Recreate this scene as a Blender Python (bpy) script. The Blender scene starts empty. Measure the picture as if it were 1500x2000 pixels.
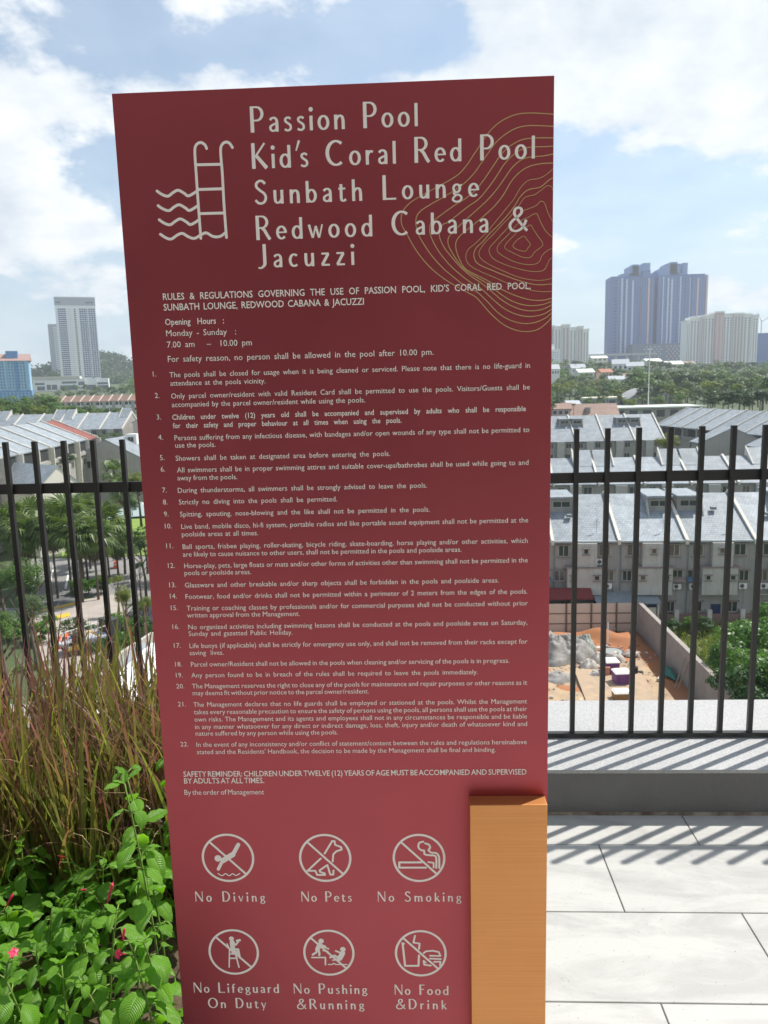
import bpy, math, random
import numpy as np
from mathutils import Vector, Matrix

random.seed(7)
scene = bpy.context.scene
COL = scene.collection

# ------------------------------------------------------------------ camera
H = 1.38
YAW, PITCH, ROLL, FPX = .04915, .16273, -.02597, 1490.4     # focal length in pixels of a 1500 x 2000 frame

def cam_basis():
    cy, sy, cp, sp = math.cos(YAW), math.sin(YAW), math.cos(PITCH), math.sin(PITCH)
    f = Vector((-sy*cp, cy*cp, -sp)); r0 = Vector((cy, sy, 0)); u0 = r0.cross(f)
    c, s = math.cos(ROLL), math.sin(ROLL)
    return r0*c + u0*s, -r0*s + u0*c, f
CR, CU, CF = cam_basis()
cam_data = bpy.data.cameras.new('camera')
cam = bpy.data.objects.new('camera', cam_data); COL.objects.link(cam)
cam_data.sensor_fit = 'VERTICAL'; cam_data.sensor_height = 32.0
cam_data.lens = 32.0*FPX/2000.0
cam_data.clip_start = .05; cam_data.clip_end = 6000
mw = Matrix.Identity(4)
for i in range(3):
    mw[i][0] = CR[i]; mw[i][1] = CU[i]; mw[i][2] = -CF[i]
mw[0][3], mw[1][3], mw[2][3] = 0, 0, H
cam.matrix_world = mw
cam_data.dof.use_dof = True
cam_data.dof.focus_distance = 1.12
cam_data.dof.aperture_fstop = 19.0
scene.camera = cam

def ray(px, py):
    return CF + CR*((px-750)/FPX) - CU*((py-1000)/FPX)
def G(px, py, z):
    d = ray(px, py); t = (z-H)/d.z
    return Vector((d.x*t, d.y*t, z))
def D(px, py, Y):
    d = ray(px, py); t = Y/d.y
    return Vector((d.x*t, Y, H+d.z*t))

# ------------------------------------------------------------------ sky, sun, exposure
SUN = Vector((.61, .39, 1.0)).normalized()
SUN_EL = math.asin(SUN.z); SUN_AZ = math.atan2(SUN.x, SUN.y)
world = bpy.data.worlds.new('World'); scene.world = world; world.use_nodes = True
wn = world.node_tree.nodes; wl = world.node_tree.links; wn.clear()
def N(nodes, t, **kw):
    n = nodes.new(t)
    for k, v in kw.items():
        if k.startswith('i_'):
            key = k[2:]; key = int(key) if key.isdigit() else key.replace('_', ' ')
            n.inputs[key].default_value = v
        else: setattr(n, k, v)
    return n
def mth(nodes, links, op, a, b=None, clamp=False):
    n = nodes.new('ShaderNodeMath'); n.operation = op; n.use_clamp = clamp
    for i, v in enumerate((a, b)):
        if v is None: continue
        if isinstance(v, (int, float)): n.inputs[i].default_value = v
        else: links.new(v, n.inputs[i])
    return n.outputs[0]
sky = N(wn, 'ShaderNodeTexSky', sky_type='NISHITA', sun_disc=False, sun_elevation=SUN_EL, sun_rotation=SUN_AZ,
        altitude=60, air_density=1.0, dust_density=1.6, ozone_density=1.2)
tc = N(wn, 'ShaderNodeTexCoord')
sep = N(wn, 'ShaderNodeSeparateXYZ'); wl.new(tc.outputs['Generated'], sep.inputs[0])
M = lambda op, a, b=None, c=False: mth(wn, wl, op, a, b, c)
zz = M('ADD', M('MAXIMUM', sep.outputs[2], 0.0), .30)
cu = M('DIVIDE', sep.outputs[0], zz); cv = M('DIVIDE', sep.outputs[1], zz)
cmb = N(wn, 'ShaderNodeCombineXYZ'); wl.new(cu, cmb.inputs[0]); wl.new(cv, cmb.inputs[1])
SEED = (-7.3814, 9.1692, .39955)
def wnoise(scale, detail, rough, off, dist=0.0):
    mp = N(wn, 'ShaderNodeMapping'); mp.inputs['Location'].default_value = off
    wl.new(cmb.outputs[0], mp.inputs['Vector'])
    n = N(wn, 'ShaderNodeTexNoise', i_Scale=scale, i_Detail=detail, i_Roughness=rough, i_Distortion=dist)
    wl.new(mp.outputs[0], n.inputs['Vector']); return n.outputs['Fac']
o = SEED
big = wnoise(.62, 2, .5, o)
fine = wnoise(2.7, 11, .58, o, .10)
lit = wnoise(2.7, 6, .55, (o[0]+.07, o[1]+.05, o[2]), .10)
dens = M('ADD', M('MULTIPLY', big, .55), M('MULTIPLY', fine, .62))
dens = M('ADD', dens, M('MULTIPLY', sep.outputs[0], .09))          # more cloud towards the sun's side
mr = N(wn, 'ShaderNodeMapRange', interpolation_type='SMOOTHSTEP'); wl.new(dens, mr.inputs['Value'])
mr.inputs['From Min'].default_value = .548; mr.inputs['From Max'].default_value = .632
veil = N(wn, 'ShaderNodeMapRange', interpolation_type='SMOOTHSTEP'); wl.new(dens, veil.inputs['Value'])
veil.inputs['From Min'].default_value = .30; veil.inputs['From Max'].default_value = .56; veil.inputs['To Min'].default_value = .02; veil.inputs['To Max'].default_value = .30
fade = N(wn, 'ShaderNodeMapRange', interpolation_type='SMOOTHSTEP'); wl.new(sep.outputs[2], fade.inputs['Value'])
fade.inputs['From Min'].default_value = -.01; fade.inputs['From Max'].default_value = .05
cover = M('MULTIPLY', M('MAXIMUM', mr.outputs[0], veil.outputs[0]), fade.outputs[0])
sh = M('ADD', .5, M('MULTIPLY', M('SUBTRACT', fine, lit), 3.4), True)
ccol = N(wn, 'ShaderNodeMix', data_type='RGBA'); wl.new(sh, ccol.inputs['Factor'])
ccol.inputs[6].default_value = (5.2, 5.8, 6.5, 1); ccol.inputs[7].default_value = (7.9, 8.1, 8.2, 1)
hz = N(wn, 'ShaderNodeMapRange', interpolation_type='SMOOTHSTEP'); wl.new(sep.outputs[2], hz.inputs['Value'])
hz.inputs['From Min'].default_value = -.02; hz.inputs['From Max'].default_value = .30
hz.inputs['To Min'].default_value = .80; hz.inputs['To Max'].default_value = 0.0
gain = N(wn, 'ShaderNodeMix', data_type='RGBA', blend_type='MULTIPLY'); gain.inputs['Factor'].default_value = 1
wl.new(sky.outputs[0], gain.inputs[6]); gain.inputs[7].default_value = (.98, 1.14, 1.16, 1)
hm = N(wn, 'ShaderNodeMix', data_type='RGBA'); wl.new(hz.outputs[0], hm.inputs['Factor'])
wl.new(gain.outputs[2], hm.inputs[6]); hm.inputs[7].default_value = (4.7, 5.8, 6.7, 1)
sm = N(wn, 'ShaderNodeMix', data_type='RGBA'); wl.new(cover, sm.inputs['Factor'])
wl.new(hm.outputs[2], sm.inputs[6]); wl.new(ccol.outputs[2], sm.inputs[7])
bg = N(wn, 'ShaderNodeBackground', i_Strength=.09); wl.new(sm.outputs[2], bg.inputs['Color'])
wo = N(wn, 'ShaderNodeOutputWorld'); wl.new(bg.outputs[0], wo.inputs['Surface'])

sl = bpy.data.lights.new('sun', 'SUN'); sl.energy = 4.0; sl.angle = math.radians(.53); sl.color = (1, .965, .90)
so = bpy.data.objects.new('sun', sl); COL.objects.link(so)
so.rotation_euler = SUN.to_track_quat('Z', 'Y').to_euler(); so.location = (3, 2, 8)

scene.view_settings.view_transform = 'Standard'; scene.view_settings.look = 'None'
scene.view_settings.gamma = 1; scene.view_settings.use_curve_mapping = False
scene.view_settings.exposure = 0.6
scene.render.engine = 'CYCLES'
scene.cycles.max_bounces = 8; scene.cycles.diffuse_bounces = 4; scene.cycles.transmission_bounces = 4
scene.cycles.transparent_max_bounces = 8; scene.cycles.volume_bounces = 0
scene.cycles.caustics_reflective = False; scene.cycles.caustics_refractive = False
scene.cycles.sample_clamp_indirect = 6.0

# ------------------------------------------------------------------ materials
MATS = {}
def mat(name, col, rough=.6, metal=0.0, spec=.4, noise=None, bump=None, coat=0.0, coords='Object'):
    """noise = (scale, strength, second colour); bump = (scale, strength, detail)"""
    if name in MATS: return MATS[name]
    m = bpy.data.materials.new(name); m.use_nodes = True; MATS[name] = m
    nt = m.node_tree; b = nt.nodes['Principled BSDF']
    b.inputs['Base Color'].default_value = (*col, 1); b.inputs['Roughness'].default_value = rough
    b.inputs['Metallic'].default_value = metal; b.inputs['Specular IOR Level'].default_value = spec
    if coat: b.inputs['Coat Weight'].default_value = coat; b.inputs['Coat Roughness'].default_value = .2
    t = N(nt.nodes, 'ShaderNodeTexCoord')
    if noise:
        n = N(nt.nodes, 'ShaderNodeTexNoise', i_Scale=noise[0], i_Detail=6, i_Roughness=.6)
        nt.links.new(t.outputs[coords], n.inputs['Vector'])
        r = N(nt.nodes, 'ShaderNodeMapRange'); nt.links.new(n.outputs['Fac'], r.inputs['Value'])
        r.inputs['From Min'].default_value = .32; r.inputs['From Max'].default_value = .68; r.inputs['To Max'].default_value = noise[1]
        mx = N(nt.nodes, 'ShaderNodeMix', data_type='RGBA'); nt.links.new(r.outputs[0], mx.inputs['Factor'])
        mx.inputs[6].default_value = (*col, 1); mx.inputs[7].default_value = (*noise[2], 1)
        nt.links.new(mx.outputs[2], b.inputs['Base Color'])
    if bump:
        n2 = N(nt.nodes, 'ShaderNodeTexNoise', i_Scale=bump[0], i_Detail=bump[2] if len(bump) > 2 else 4)
        nt.links.new(t.outputs[coords], n2.inputs['Vector'])
        bp = N(nt.nodes, 'ShaderNodeBump', i_Strength=bump[1]); bp.inputs['Distance'].default_value = .02
        nt.links.new(n2.outputs['Fac'], bp.inputs['Height']); nt.links.new(bp.outputs[0], b.inputs['Normal'])
    return m
def leafmat(name, c1, c2, trans=.35, rough=.45, scale=1.2, spec=.4, tcol=None):
    if name in MATS: return MATS[name]
    m = bpy.data.materials.new(name); m.use_nodes = True; MATS[name] = m
    nt = m.node_tree; b = nt.nodes['Principled BSDF']; out = nt.nodes['Material Output']
    b.inputs['Roughness'].default_value = rough; b.inputs['Specular IOR Level'].default_value = spec
    g = N(nt.nodes, 'ShaderNodeNewGeometry'); oi = N(nt.nodes, 'ShaderNodeObjectInfo')
    n = N(nt.nodes, 'ShaderNodeTexNoise', i_Scale=scale, i_Detail=3); nt.links.new(g.outputs['Position'], n.inputs['Vector'])
    r = N(nt.nodes, 'ShaderNodeMapRange'); nt.links.new(n.outputs['Fac'], r.inputs['Value'])
    r.inputs['From Min'].default_value = .3; r.inputs['From Max'].default_value = .7
    rr = mth(nt.nodes, nt.links, 'ADD', mth(nt.nodes, nt.links, 'MULTIPLY', r.outputs[0], .65), mth(nt.nodes, nt.links, 'MULTIPLY', oi.outputs['Random'], .35))
    mx = N(nt.nodes, 'ShaderNodeMix', data_type='RGBA'); nt.links.new(rr, mx.inputs['Factor'])
    mx.inputs[6].default_value = (*c1, 1); mx.inputs[7].default_value = (*c2, 1)
    nt.links.new(mx.outputs[2], b.inputs['Base Color'])
    tr = N(nt.nodes, 'ShaderNodeBsdfTranslucent'); ms = N(nt.nodes, 'ShaderNodeMixShader', i_0=trans)
    tm = N(nt.nodes, 'ShaderNodeMix', data_type='RGBA', blend_type='MULTIPLY'); tm.inputs['Factor'].default_value = 1
    nt.links.new(mx.outputs[2], tm.inputs[6]); tm.inputs[7].default_value = (*(tcol or (1.6, 1.7, .7)), 1)
    nt.links.new(tm.outputs[2], tr.inputs['Color'])
    nt.links.new(b.outputs[0], ms.inputs[1]); nt.links.new(tr.outputs[0], ms.inputs[2]); nt.links.new(ms.outputs[0], out.inputs['Surface'])
    return m

# ------------------------------------------------------------------ mesh helpers
class MB:
    def __init__(s): s.v = []; s.f = []; s.m = []
    def poly(s, pts, mi=0):
        n = len(s.v); s.v += [tuple(p) for p in pts]; s.f.append(tuple(range(n, n+len(pts)))); s.m.append(mi); return s
    def box(s, x0, x1, y0, y1, z0, z1, mi=0, T=None):
        n = len(s.v); c = [(x0,y0,z0),(x1,y0,z0),(x1,y1,z0),(x0,y1,z0),(x0,y0,z1),(x1,y0,z1),(x1,y1,z1),(x0,y1,z1)]
        if T is not None: c = [tuple(T @ Vector(p)) for p in c]
        s.v += c
        for q in ((0,3,2,1),(4,5,6,7),(0,1,5,4),(1,2,6,5),(2,3,7,6),(3,0,4,7)): s.f.append(tuple(n+i for i in q)); s.m.append(mi)
        return s
    def prism(s, prof, y0, y1, mi=0, axis='y'):
        """profile of (a, z) pairs extruded along y (a is x) or along x (a is y)"""
        n = len(s.v); k = len(prof)
        for t in (y0, y1):
            for a, z in prof: s.v.append((a, t, z) if axis == 'y' else (t, a, z))
        s.f.append(tuple(range(n+k-1, n-1, -1))); s.f.append(tuple(range(n+k, n+2*k))); s.m += [mi, mi]
        for i in range(k):
            j = (i+1) % k; s.f.append((n+i, n+j, n+k+j, n+k+i)); s.m.append(mi)
        return s
    def tube(s, pts, r, k=8, mi=0, r1=None, caps=True):
        n0 = len(s.v); P = [Vector(p) for p in pts]; L = len(P)
        for i, p in enumerate(P):
            d = (P[min(i+1, L-1)] - P[max(i-1, 0)]).normalized()
            a = Vector((0, 0, 1)) if abs(d.z) < .9 else Vector((1, 0, 0))
            u = d.cross(a).normalized(); w = d.cross(u)
            rr = r if r1 is None else r + (r1-r)*i/(L-1)
            for j in range(k):
                t = 2*math.pi*j/k; s.v.append(tuple(p + u*math.cos(t)*rr + w*math.sin(t)*rr))
        for i in range(L-1):
            for j in range(k):
                a, b = n0+i*k+j, n0+i*k+(j+1) % k; s.f.append((a, b, b+k, a+k)); s.m.append(mi)
        if caps:
            s.f.append(tuple(n0+j for j in range(k-1, -1, -1))); s.f.append(tuple(n0+(L-1)*k+j for j in range(k))); s.m += [mi, mi]
        return s
    def mesh(s, name, mats, smooth=False):
        me = bpy.data.meshes.new(name); me.from_pydata(s.v, [], s.f)
        for m in (mats if isinstance(mats, (list, tuple)) else [mats]): me.materials.append(m)
        if isinstance(mats, (list, tuple)) and len(mats) > 1: me.polygons.foreach_set('material_index', s.m)
        if smooth: me.polygons.foreach_set('use_smooth', [True]*len(me.polygons))
        me.update(); return me
    def build(s, name, mats, parent=None, loc=None, smooth=False):
        return link(name, s.mesh(name, mats, smooth), parent, loc)

def link(name, data, parent=None, loc=None, rot=None, scale=None):
    o = bpy.data.objects.new(name, data); COL.objects.link(o)
    if parent is not None: o.parent = parent
    if loc is not None: o.location = loc
    if rot is not None: o.rotation_euler = rot
    if scale is not None: o.scale = scale if isinstance(scale, (tuple, list)) else (scale,)*3
    return o
def tag(o, label=None, cat=None, group=None, kind=None):
    if label: o['label'] = label
    if cat: o['category'] = cat
    if group: o['group'] = group
    if kind: o['kind'] = kind
    return o
def thing(name, label, cat, loc=(0, 0, 0), rz=0.0, group=None):
    o = bpy.data.objects.new(name, None); COL.objects.link(o); o.empty_display_size = .2
    o.location = loc; o.rotation_euler = (0, 0, rz)
    return tag(o, label, cat, group)
def np_mesh(name, V, Fq, m, uv=None, smooth=False):
    """V (n,3) array, Fq (k,4) or (k,3) index array"""
    me = bpy.data.meshes.new(name); k = Fq.shape[1]
    me.vertices.add(len(V)); me.vertices.foreach_set('co', V.astype(np.float32).ravel())
    me.loops.add(Fq.size); me.loops.foreach_set('vertex_index', Fq.astype(np.int32).ravel())
    me.polygons.add(len(Fq)); me.polygons.foreach_set('loop_start', np.arange(0, Fq.size, k, dtype=np.int32))
    me.polygons.foreach_set('loop_total', np.full(len(Fq), k, dtype=np.int32))
    for x in (m if isinstance(m, (list, tuple)) else [m]): me.materials.append(x)
    if uv is not None:
        l = me.uv_layers.new(name='UVMap'); l.data.foreach_set('uv', uv.astype(np.float32).ravel())
    if smooth: me.polygons.foreach_set('use_smooth', [True]*len(Fq))
    me.update(calc_edges=True); me.validate(); return me
ORD = ['first', 'second', 'third', 'fourth', 'fifth', 'sixth', 'seventh', 'eighth', 'ninth', 'tenth', 'eleventh', 'twelfth', 'thirteenth', 'fourteenth', 'fifteenth', 'sixteenth', 'seventeenth', 'eighteenth', 'nineteenth', 'twentieth', 'twenty-first', 'twenty-second', 'twenty-third', 'twenty-fourth', 'twenty-fifth', 'twenty-sixth', 'twenty-seventh', 'twenty-eighth', 'twenty-ninth', 'thirtieth']
HAZE = .00021
# ------------------------------------------------------------------ terrain
ZG = -23.6
def smooth(a, b, x):
    t = min(1, max(0, (x-a)/(b-a))); return t*t*(3-2*t)
def terrain(x, y):
    z = ZG + smooth(300, 1250, y)*34 + 3*math.sin(x*.006+1)*smooth(300, 700, y)
    z += 9*smooth(260, 700, y)*smooth(40, 260, x)
    z += 9*smooth(250, 620, y)*smooth(-60, -260, x) if x < -60 else 0
    z += 56*math.exp(-((x+618)/80)**2-((y-1500)/220)**2)
    z += 26*math.exp(-((x-900)/500)**2-((y-1750)/260)**2)
    return z
m_ground = mat('ground_green', (.05, .08, .03), .95, noise=(.02, 1, (.09, .11, .05)), bump=(2, .3))
xs = np.linspace(-1500, 1500, 90); ys = np.concatenate([np.linspace(-120, 300, 24), np.linspace(330, 2400, 60)])
V = np.array([(x, y, terrain(x, y)-.06) for y in ys for x in xs]); nx = len(xs)
F4 = np.array([(j*nx+i, j*nx+i+1, (j+1)*nx+i+1, (j+1)*nx+i) for j in range(len(ys)-1) for i in range(nx-1)])
tag(link('ground', np_mesh('ground', V, F4, m_ground, smooth=True)), kind='structure')

# ------------------------------------------------------------------ pool deck
def tilemat():
    m = mat('deck_tile', (.66, .655, .64), .38, spec=.35)
    nt = m.node_tree; b = nt.nodes['Principled BSDF']
    g = N(nt.nodes, 'ShaderNodeNewGeometry')
    mp = N(nt.nodes, 'ShaderNodeMapping'); mp.inputs['Scale'].default_value = (1, 2.6, 1); mp.inputs['Rotation'].default_value = (0, 0, .5)
    nt.links.new(g.outputs['Position'], mp.inputs['Vector'])
    n = N(nt.nodes, 'ShaderNodeTexNoise', i_Scale=3.2, i_Detail=9, i_Roughness=.68, i_Distortion=.9); nt.links.new(mp.outputs[0], n.inputs['Vector'])
    r = N(nt.nodes, 'ShaderNodeMapRange'); nt.links.new(n.outputs['Fac'], r.inputs['Value'])
    r.inputs['From Min'].default_value = .38; r.inputs['From Max'].default_value = .56
    mx = N(nt.nodes, 'ShaderNodeMix', data_type='RGBA'); nt.links.new(r.outputs[0], mx.inputs['Factor'])
    mx.inputs[6].default_value = (.41, .404, .385, 1); mx.inputs[7].default_value = (.505, .497, .472, 1)
    s = N(nt.nodes, 'ShaderNodeTexNoise', i_Scale=140, i_Detail=2); nt.links.new(g.outputs['Position'], s.inputs['Vector'])
    sr = N(nt.nodes, 'ShaderNodeMapRange'); nt.links.new(s.outputs['Fac'], sr.inputs['Value'])
    sr.inputs['From Min'].default_value = .27; sr.inputs['From Max'].default_value = .31; sr.inputs['To Min'].default_value = .55; sr.inputs['To Max'].default_value = 1
    m2 = N(nt.nodes, 'ShaderNodeMix', data_type='RGBA', blend_type='MULTIPLY'); m2.inputs['Factor'].default_value = 1
    oi = N(nt.nodes, 'ShaderNodeObjectInfo')
    tone = mth(nt.nodes, nt.links, 'MULTIPLY', sr.outputs[0], mth(nt.nodes, nt.links, 'ADD', .96, mth(nt.nodes, nt.links, 'MULTIPLY', oi.outputs['Random'], .05)))
    nt.links.new(mx.outputs[2], m2.inputs[6]); nt.links.new(tone, m2.inputs[7])
    nt.links.new(m2.outputs[2], b.inputs['Base Color'])
    bp = N(nt.nodes, 'ShaderNodeBump', i_Strength=.25); bp.inputs['Distance'].default_value = .004
    nt.links.new(n.outputs['Fac'], bp.inputs['Height']); nt.links.new(bp.outputs[0], b.inputs['Normal'])
    return m
m_tile = tilemat()
m_grout = mat('deck_grout', (.42, .36, .29), .9, noise=(30, .6, (.30, .25, .2)))
YC0, YC1, ZC = 2.298, 2.82, .156          # kerb front, kerb outer edge, kerb top
deck = MB().box(-12, 14, -14, YC0+.3, -.9, -.006).build('pool_deck', m_grout); tag(deck, kind='structure')
XA, Y1 = .517, 2.136
tile_cache = {}
def tile(x0, x1, y0, y1):
    g = .0016; x0 += g; x1 -= g; y0 += g; y1 -= g
    key = (round(x1-x0, 3), round(y1-y0, 3))
    if key not in tile_cache:
        w, d = x1-x0, y1-y0; b = .0012; mb = MB()
        mb.v = [(0,0,-.006),(w,0,-.006),(w,d,-.006),(0,d,-.006),(0,0,-b),(w,0,-b),(w,d,-b),(0,d,-b),(b,b,0),(w-b,b,0),(w-b,d-b,0),(b,d-b,0)]
        mb.f = [(8,9,10,11)] + [(a, (a+1) % 4, 4+(a+1) % 4, 4+a) for a in range(4)] + [(4+a, 4+(a+1) % 4, 8+(a+1) % 4, 8+a) for a in range(4)]
        mb.m = [0]*len(mb.f); tile_cache[key] = mb.mesh('tile', m_tile)
    link('tile', tile_cache[key], deck, (x0, y0, 0))
rows = [Y1+.3-.3*k for k in range(1, 12)]
for r_, yt in enumerate([Y1+.3]+rows):
    y0, y1 = yt-.3, min(yt, YC0+.002)
    if y1 <= y0: continue
    off = XA + (.3 if r_ % 2 == 0 else 0)
    for k in range(-3, 9):
        a = off+.6*k; tile(a, a+.6, y0, y1)
yb = rows[-1]-.3
bm_ = MB()                                    # the rest of the paving, behind and beside the viewer
for x0, x1, y0, y1 in ((-11.9, 13.9, -13.9, yb),):
    bm_.box(x0, x1, y0, y1, -.006, -.0005)
o_ = bm_.build('far_paving', m_tile, deck)
for x0, x1 in ((-11.9, XA+.3-1.8-.6), (XA+.3+.6*9+.6, 13.9)):
    MB().box(x0, x1, yb+.003, YC0, -.006, -.0005).build('side_paving', m_tile, deck)

def terrazzo(name, base, dark, light, sc):
    m = mat(name, base, .7, bump=(160, .15))
    nt = m.node_tree; b = nt.nodes['Principled BSDF']; t = N(nt.nodes, 'ShaderNodeTexCoord')
    v = N(nt.nodes, 'ShaderNodeTexVoronoi', i_Scale=sc); nt.links.new(t.outputs['Object'], v.inputs['Vector'])
    cr = N(nt.nodes, 'ShaderNodeValToRGB'); e = cr.color_ramp
    e.elements[0].color = (*dark, 1); e.elements[1].color = (*light, 1); e.elements[0].position = .1; e.elements[1].position = .9
    x = e.elements.new(.4); x.color = (*base, 1); x = e.elements.new(.62); x.color = (*base, 1)
    sp = N(nt.nodes, 'ShaderNodeSeparateColor'); nt.links.new(v.outputs['Color'], sp.inputs[0]); nt.links.new(sp.outputs[0], cr.inputs[0])
    n = N(nt.nodes, 'ShaderNodeTexNoise', i_Scale=2.5, i_Detail=6); nt.links.new(t.outputs['Object'], n.inputs['Vector'])
    mx = N(nt.nodes, 'ShaderNodeMix', data_type='RGBA', blend_type='MULTIPLY'); mx.inputs['Factor'].default_value = 1
    rr = N(nt.nodes, 'ShaderNodeMapRange'); nt.links.new(n.outputs['Fac'], rr.inputs['Value']); rr.inputs['To Min'].default_value = .82; rr.inputs['To Max'].default_value = 1.12
    nt.links.new(cr.outputs[0], mx.inputs[6]); nt.links.new(rr.outputs[0], mx.inputs[7]); nt.links.new(mx.outputs[2], b.inputs['Base Color'])
    return m
m_terr = terrazzo('kerb_terrazzo', (.40, .40, .40), (.32, .32, .33), (.50, .50, .49), 420)
m_plaster = mat('kerb_plaster', (.20, .195, .19), .85, noise=(3, .8, (.14, .135, .13)), bump=(40, .25))
kerb = MB().box(-8, 9, YC0, YC1, 0.0, ZC-.012, 0).build('kerb', m_plaster); tag(kerb, 'low grey plastered kerb with speckled top under the black railing', 'kerb')
MB().box(-8, 9, YC0-.0015, YC1+.02, ZC-.012, ZC).build('kerb_top', m_terr, kerb)
MB().box(-8, 9, YC0-.004, YC0, -.001, .010).build('sealant_strip', mat('sealant', (.16, .11, .09), .8, noise=(25, 1, (.5, .42, .33))), kerb)
tag(MB().box(-12, 14, YC0+.31, YC1-.02, -24, -.01).box(-12, 14, -14, YC0+.28, -24, -.91).build('podium_wall', mat('podium_plaster', (.5, .49, .46), .85)), 'tall pale podium wall carrying the pool deck', 'wall')

# ------------------------------------------------------------------ railing
m_rail = mat('rail_paint', (.022, .021, .022), .42, spec=.5, noise=(8, .5, (.03, .027, .026)))
rail = thing('railing', 'black steel railing with square vertical bars on the kerb', 'railing', (0, 2.525, 0))
XF, SP, ZT, ZB, ZR = .5115, .10065, 1.228, ZC+.004, 1.066
w = .0078
bar = MB().box(-w, w, -w, w, ZB+.016, ZT).mesh('bar', m_rail)
for k in range(-52, 42): link('bar', bar, rail, (XF+k*SP, 0, 0))
MB().box(-5.2, 5.2, w, w+.010, ZR-.0175, ZR+.0175).build('middle_rail', m_rail, rail)
MB().box(-5.2, 5.2, -.010, .010, ZB+.001, ZB+.0155).build('bottom_rail', m_rail, rail)
for x in (-4.6, -3.1, 1.98+1.6, 4.9):
    MB().box(x-.015, x+.015, -.012, .012, ZC, ZB+.0005).build('foot_plate', m_rail, rail)

# ------------------------------------------------------------------ unseen building added behind the viewer to shape the light on the board
res = thing('unseen_shading_building', 'added unseen pale two-storey building behind the deck, shaping light on the sign', 'building', (0, -5.2, 0))
m_bronze = mat('pale_render', (.62, .60, .56), .8, noise=(1, .5, (.56, .54, .50)))
MB().box(-11.8, 13.8, -6, 0, 3.4, 8.5).build('wall', m_bronze, res)
MB().box(-11.8, 13.8, -6, -1.2, 0, 3.39).build('ground_floor', m_bronze, res)
MB().box(-11.9, 13.9, .002, 3.8, 3.3, 3.55).build('canopy', m_bronze, res)  # added roof, keeps sun off the rear deck and dims the upper board
for x in range(-11, 14, 4): MB().box(x-.15, x+.15, 3.3, 3.6, -.0, 3.295).build('column', m_bronze, res)
wq = MB().box(0, 2.2, -.05, .06, 0, 2.3).mesh('window', mat('bronze_glass', (.03, .035, .04), .15, spec=.6))
for i in range(8):
    link('window', wq, res, (-11+i*3.1, -1.19, .3))
    for j in range(1): link('window', wq, res, (-11+i*3.1, .01, 4.4+j*3.3))
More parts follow.
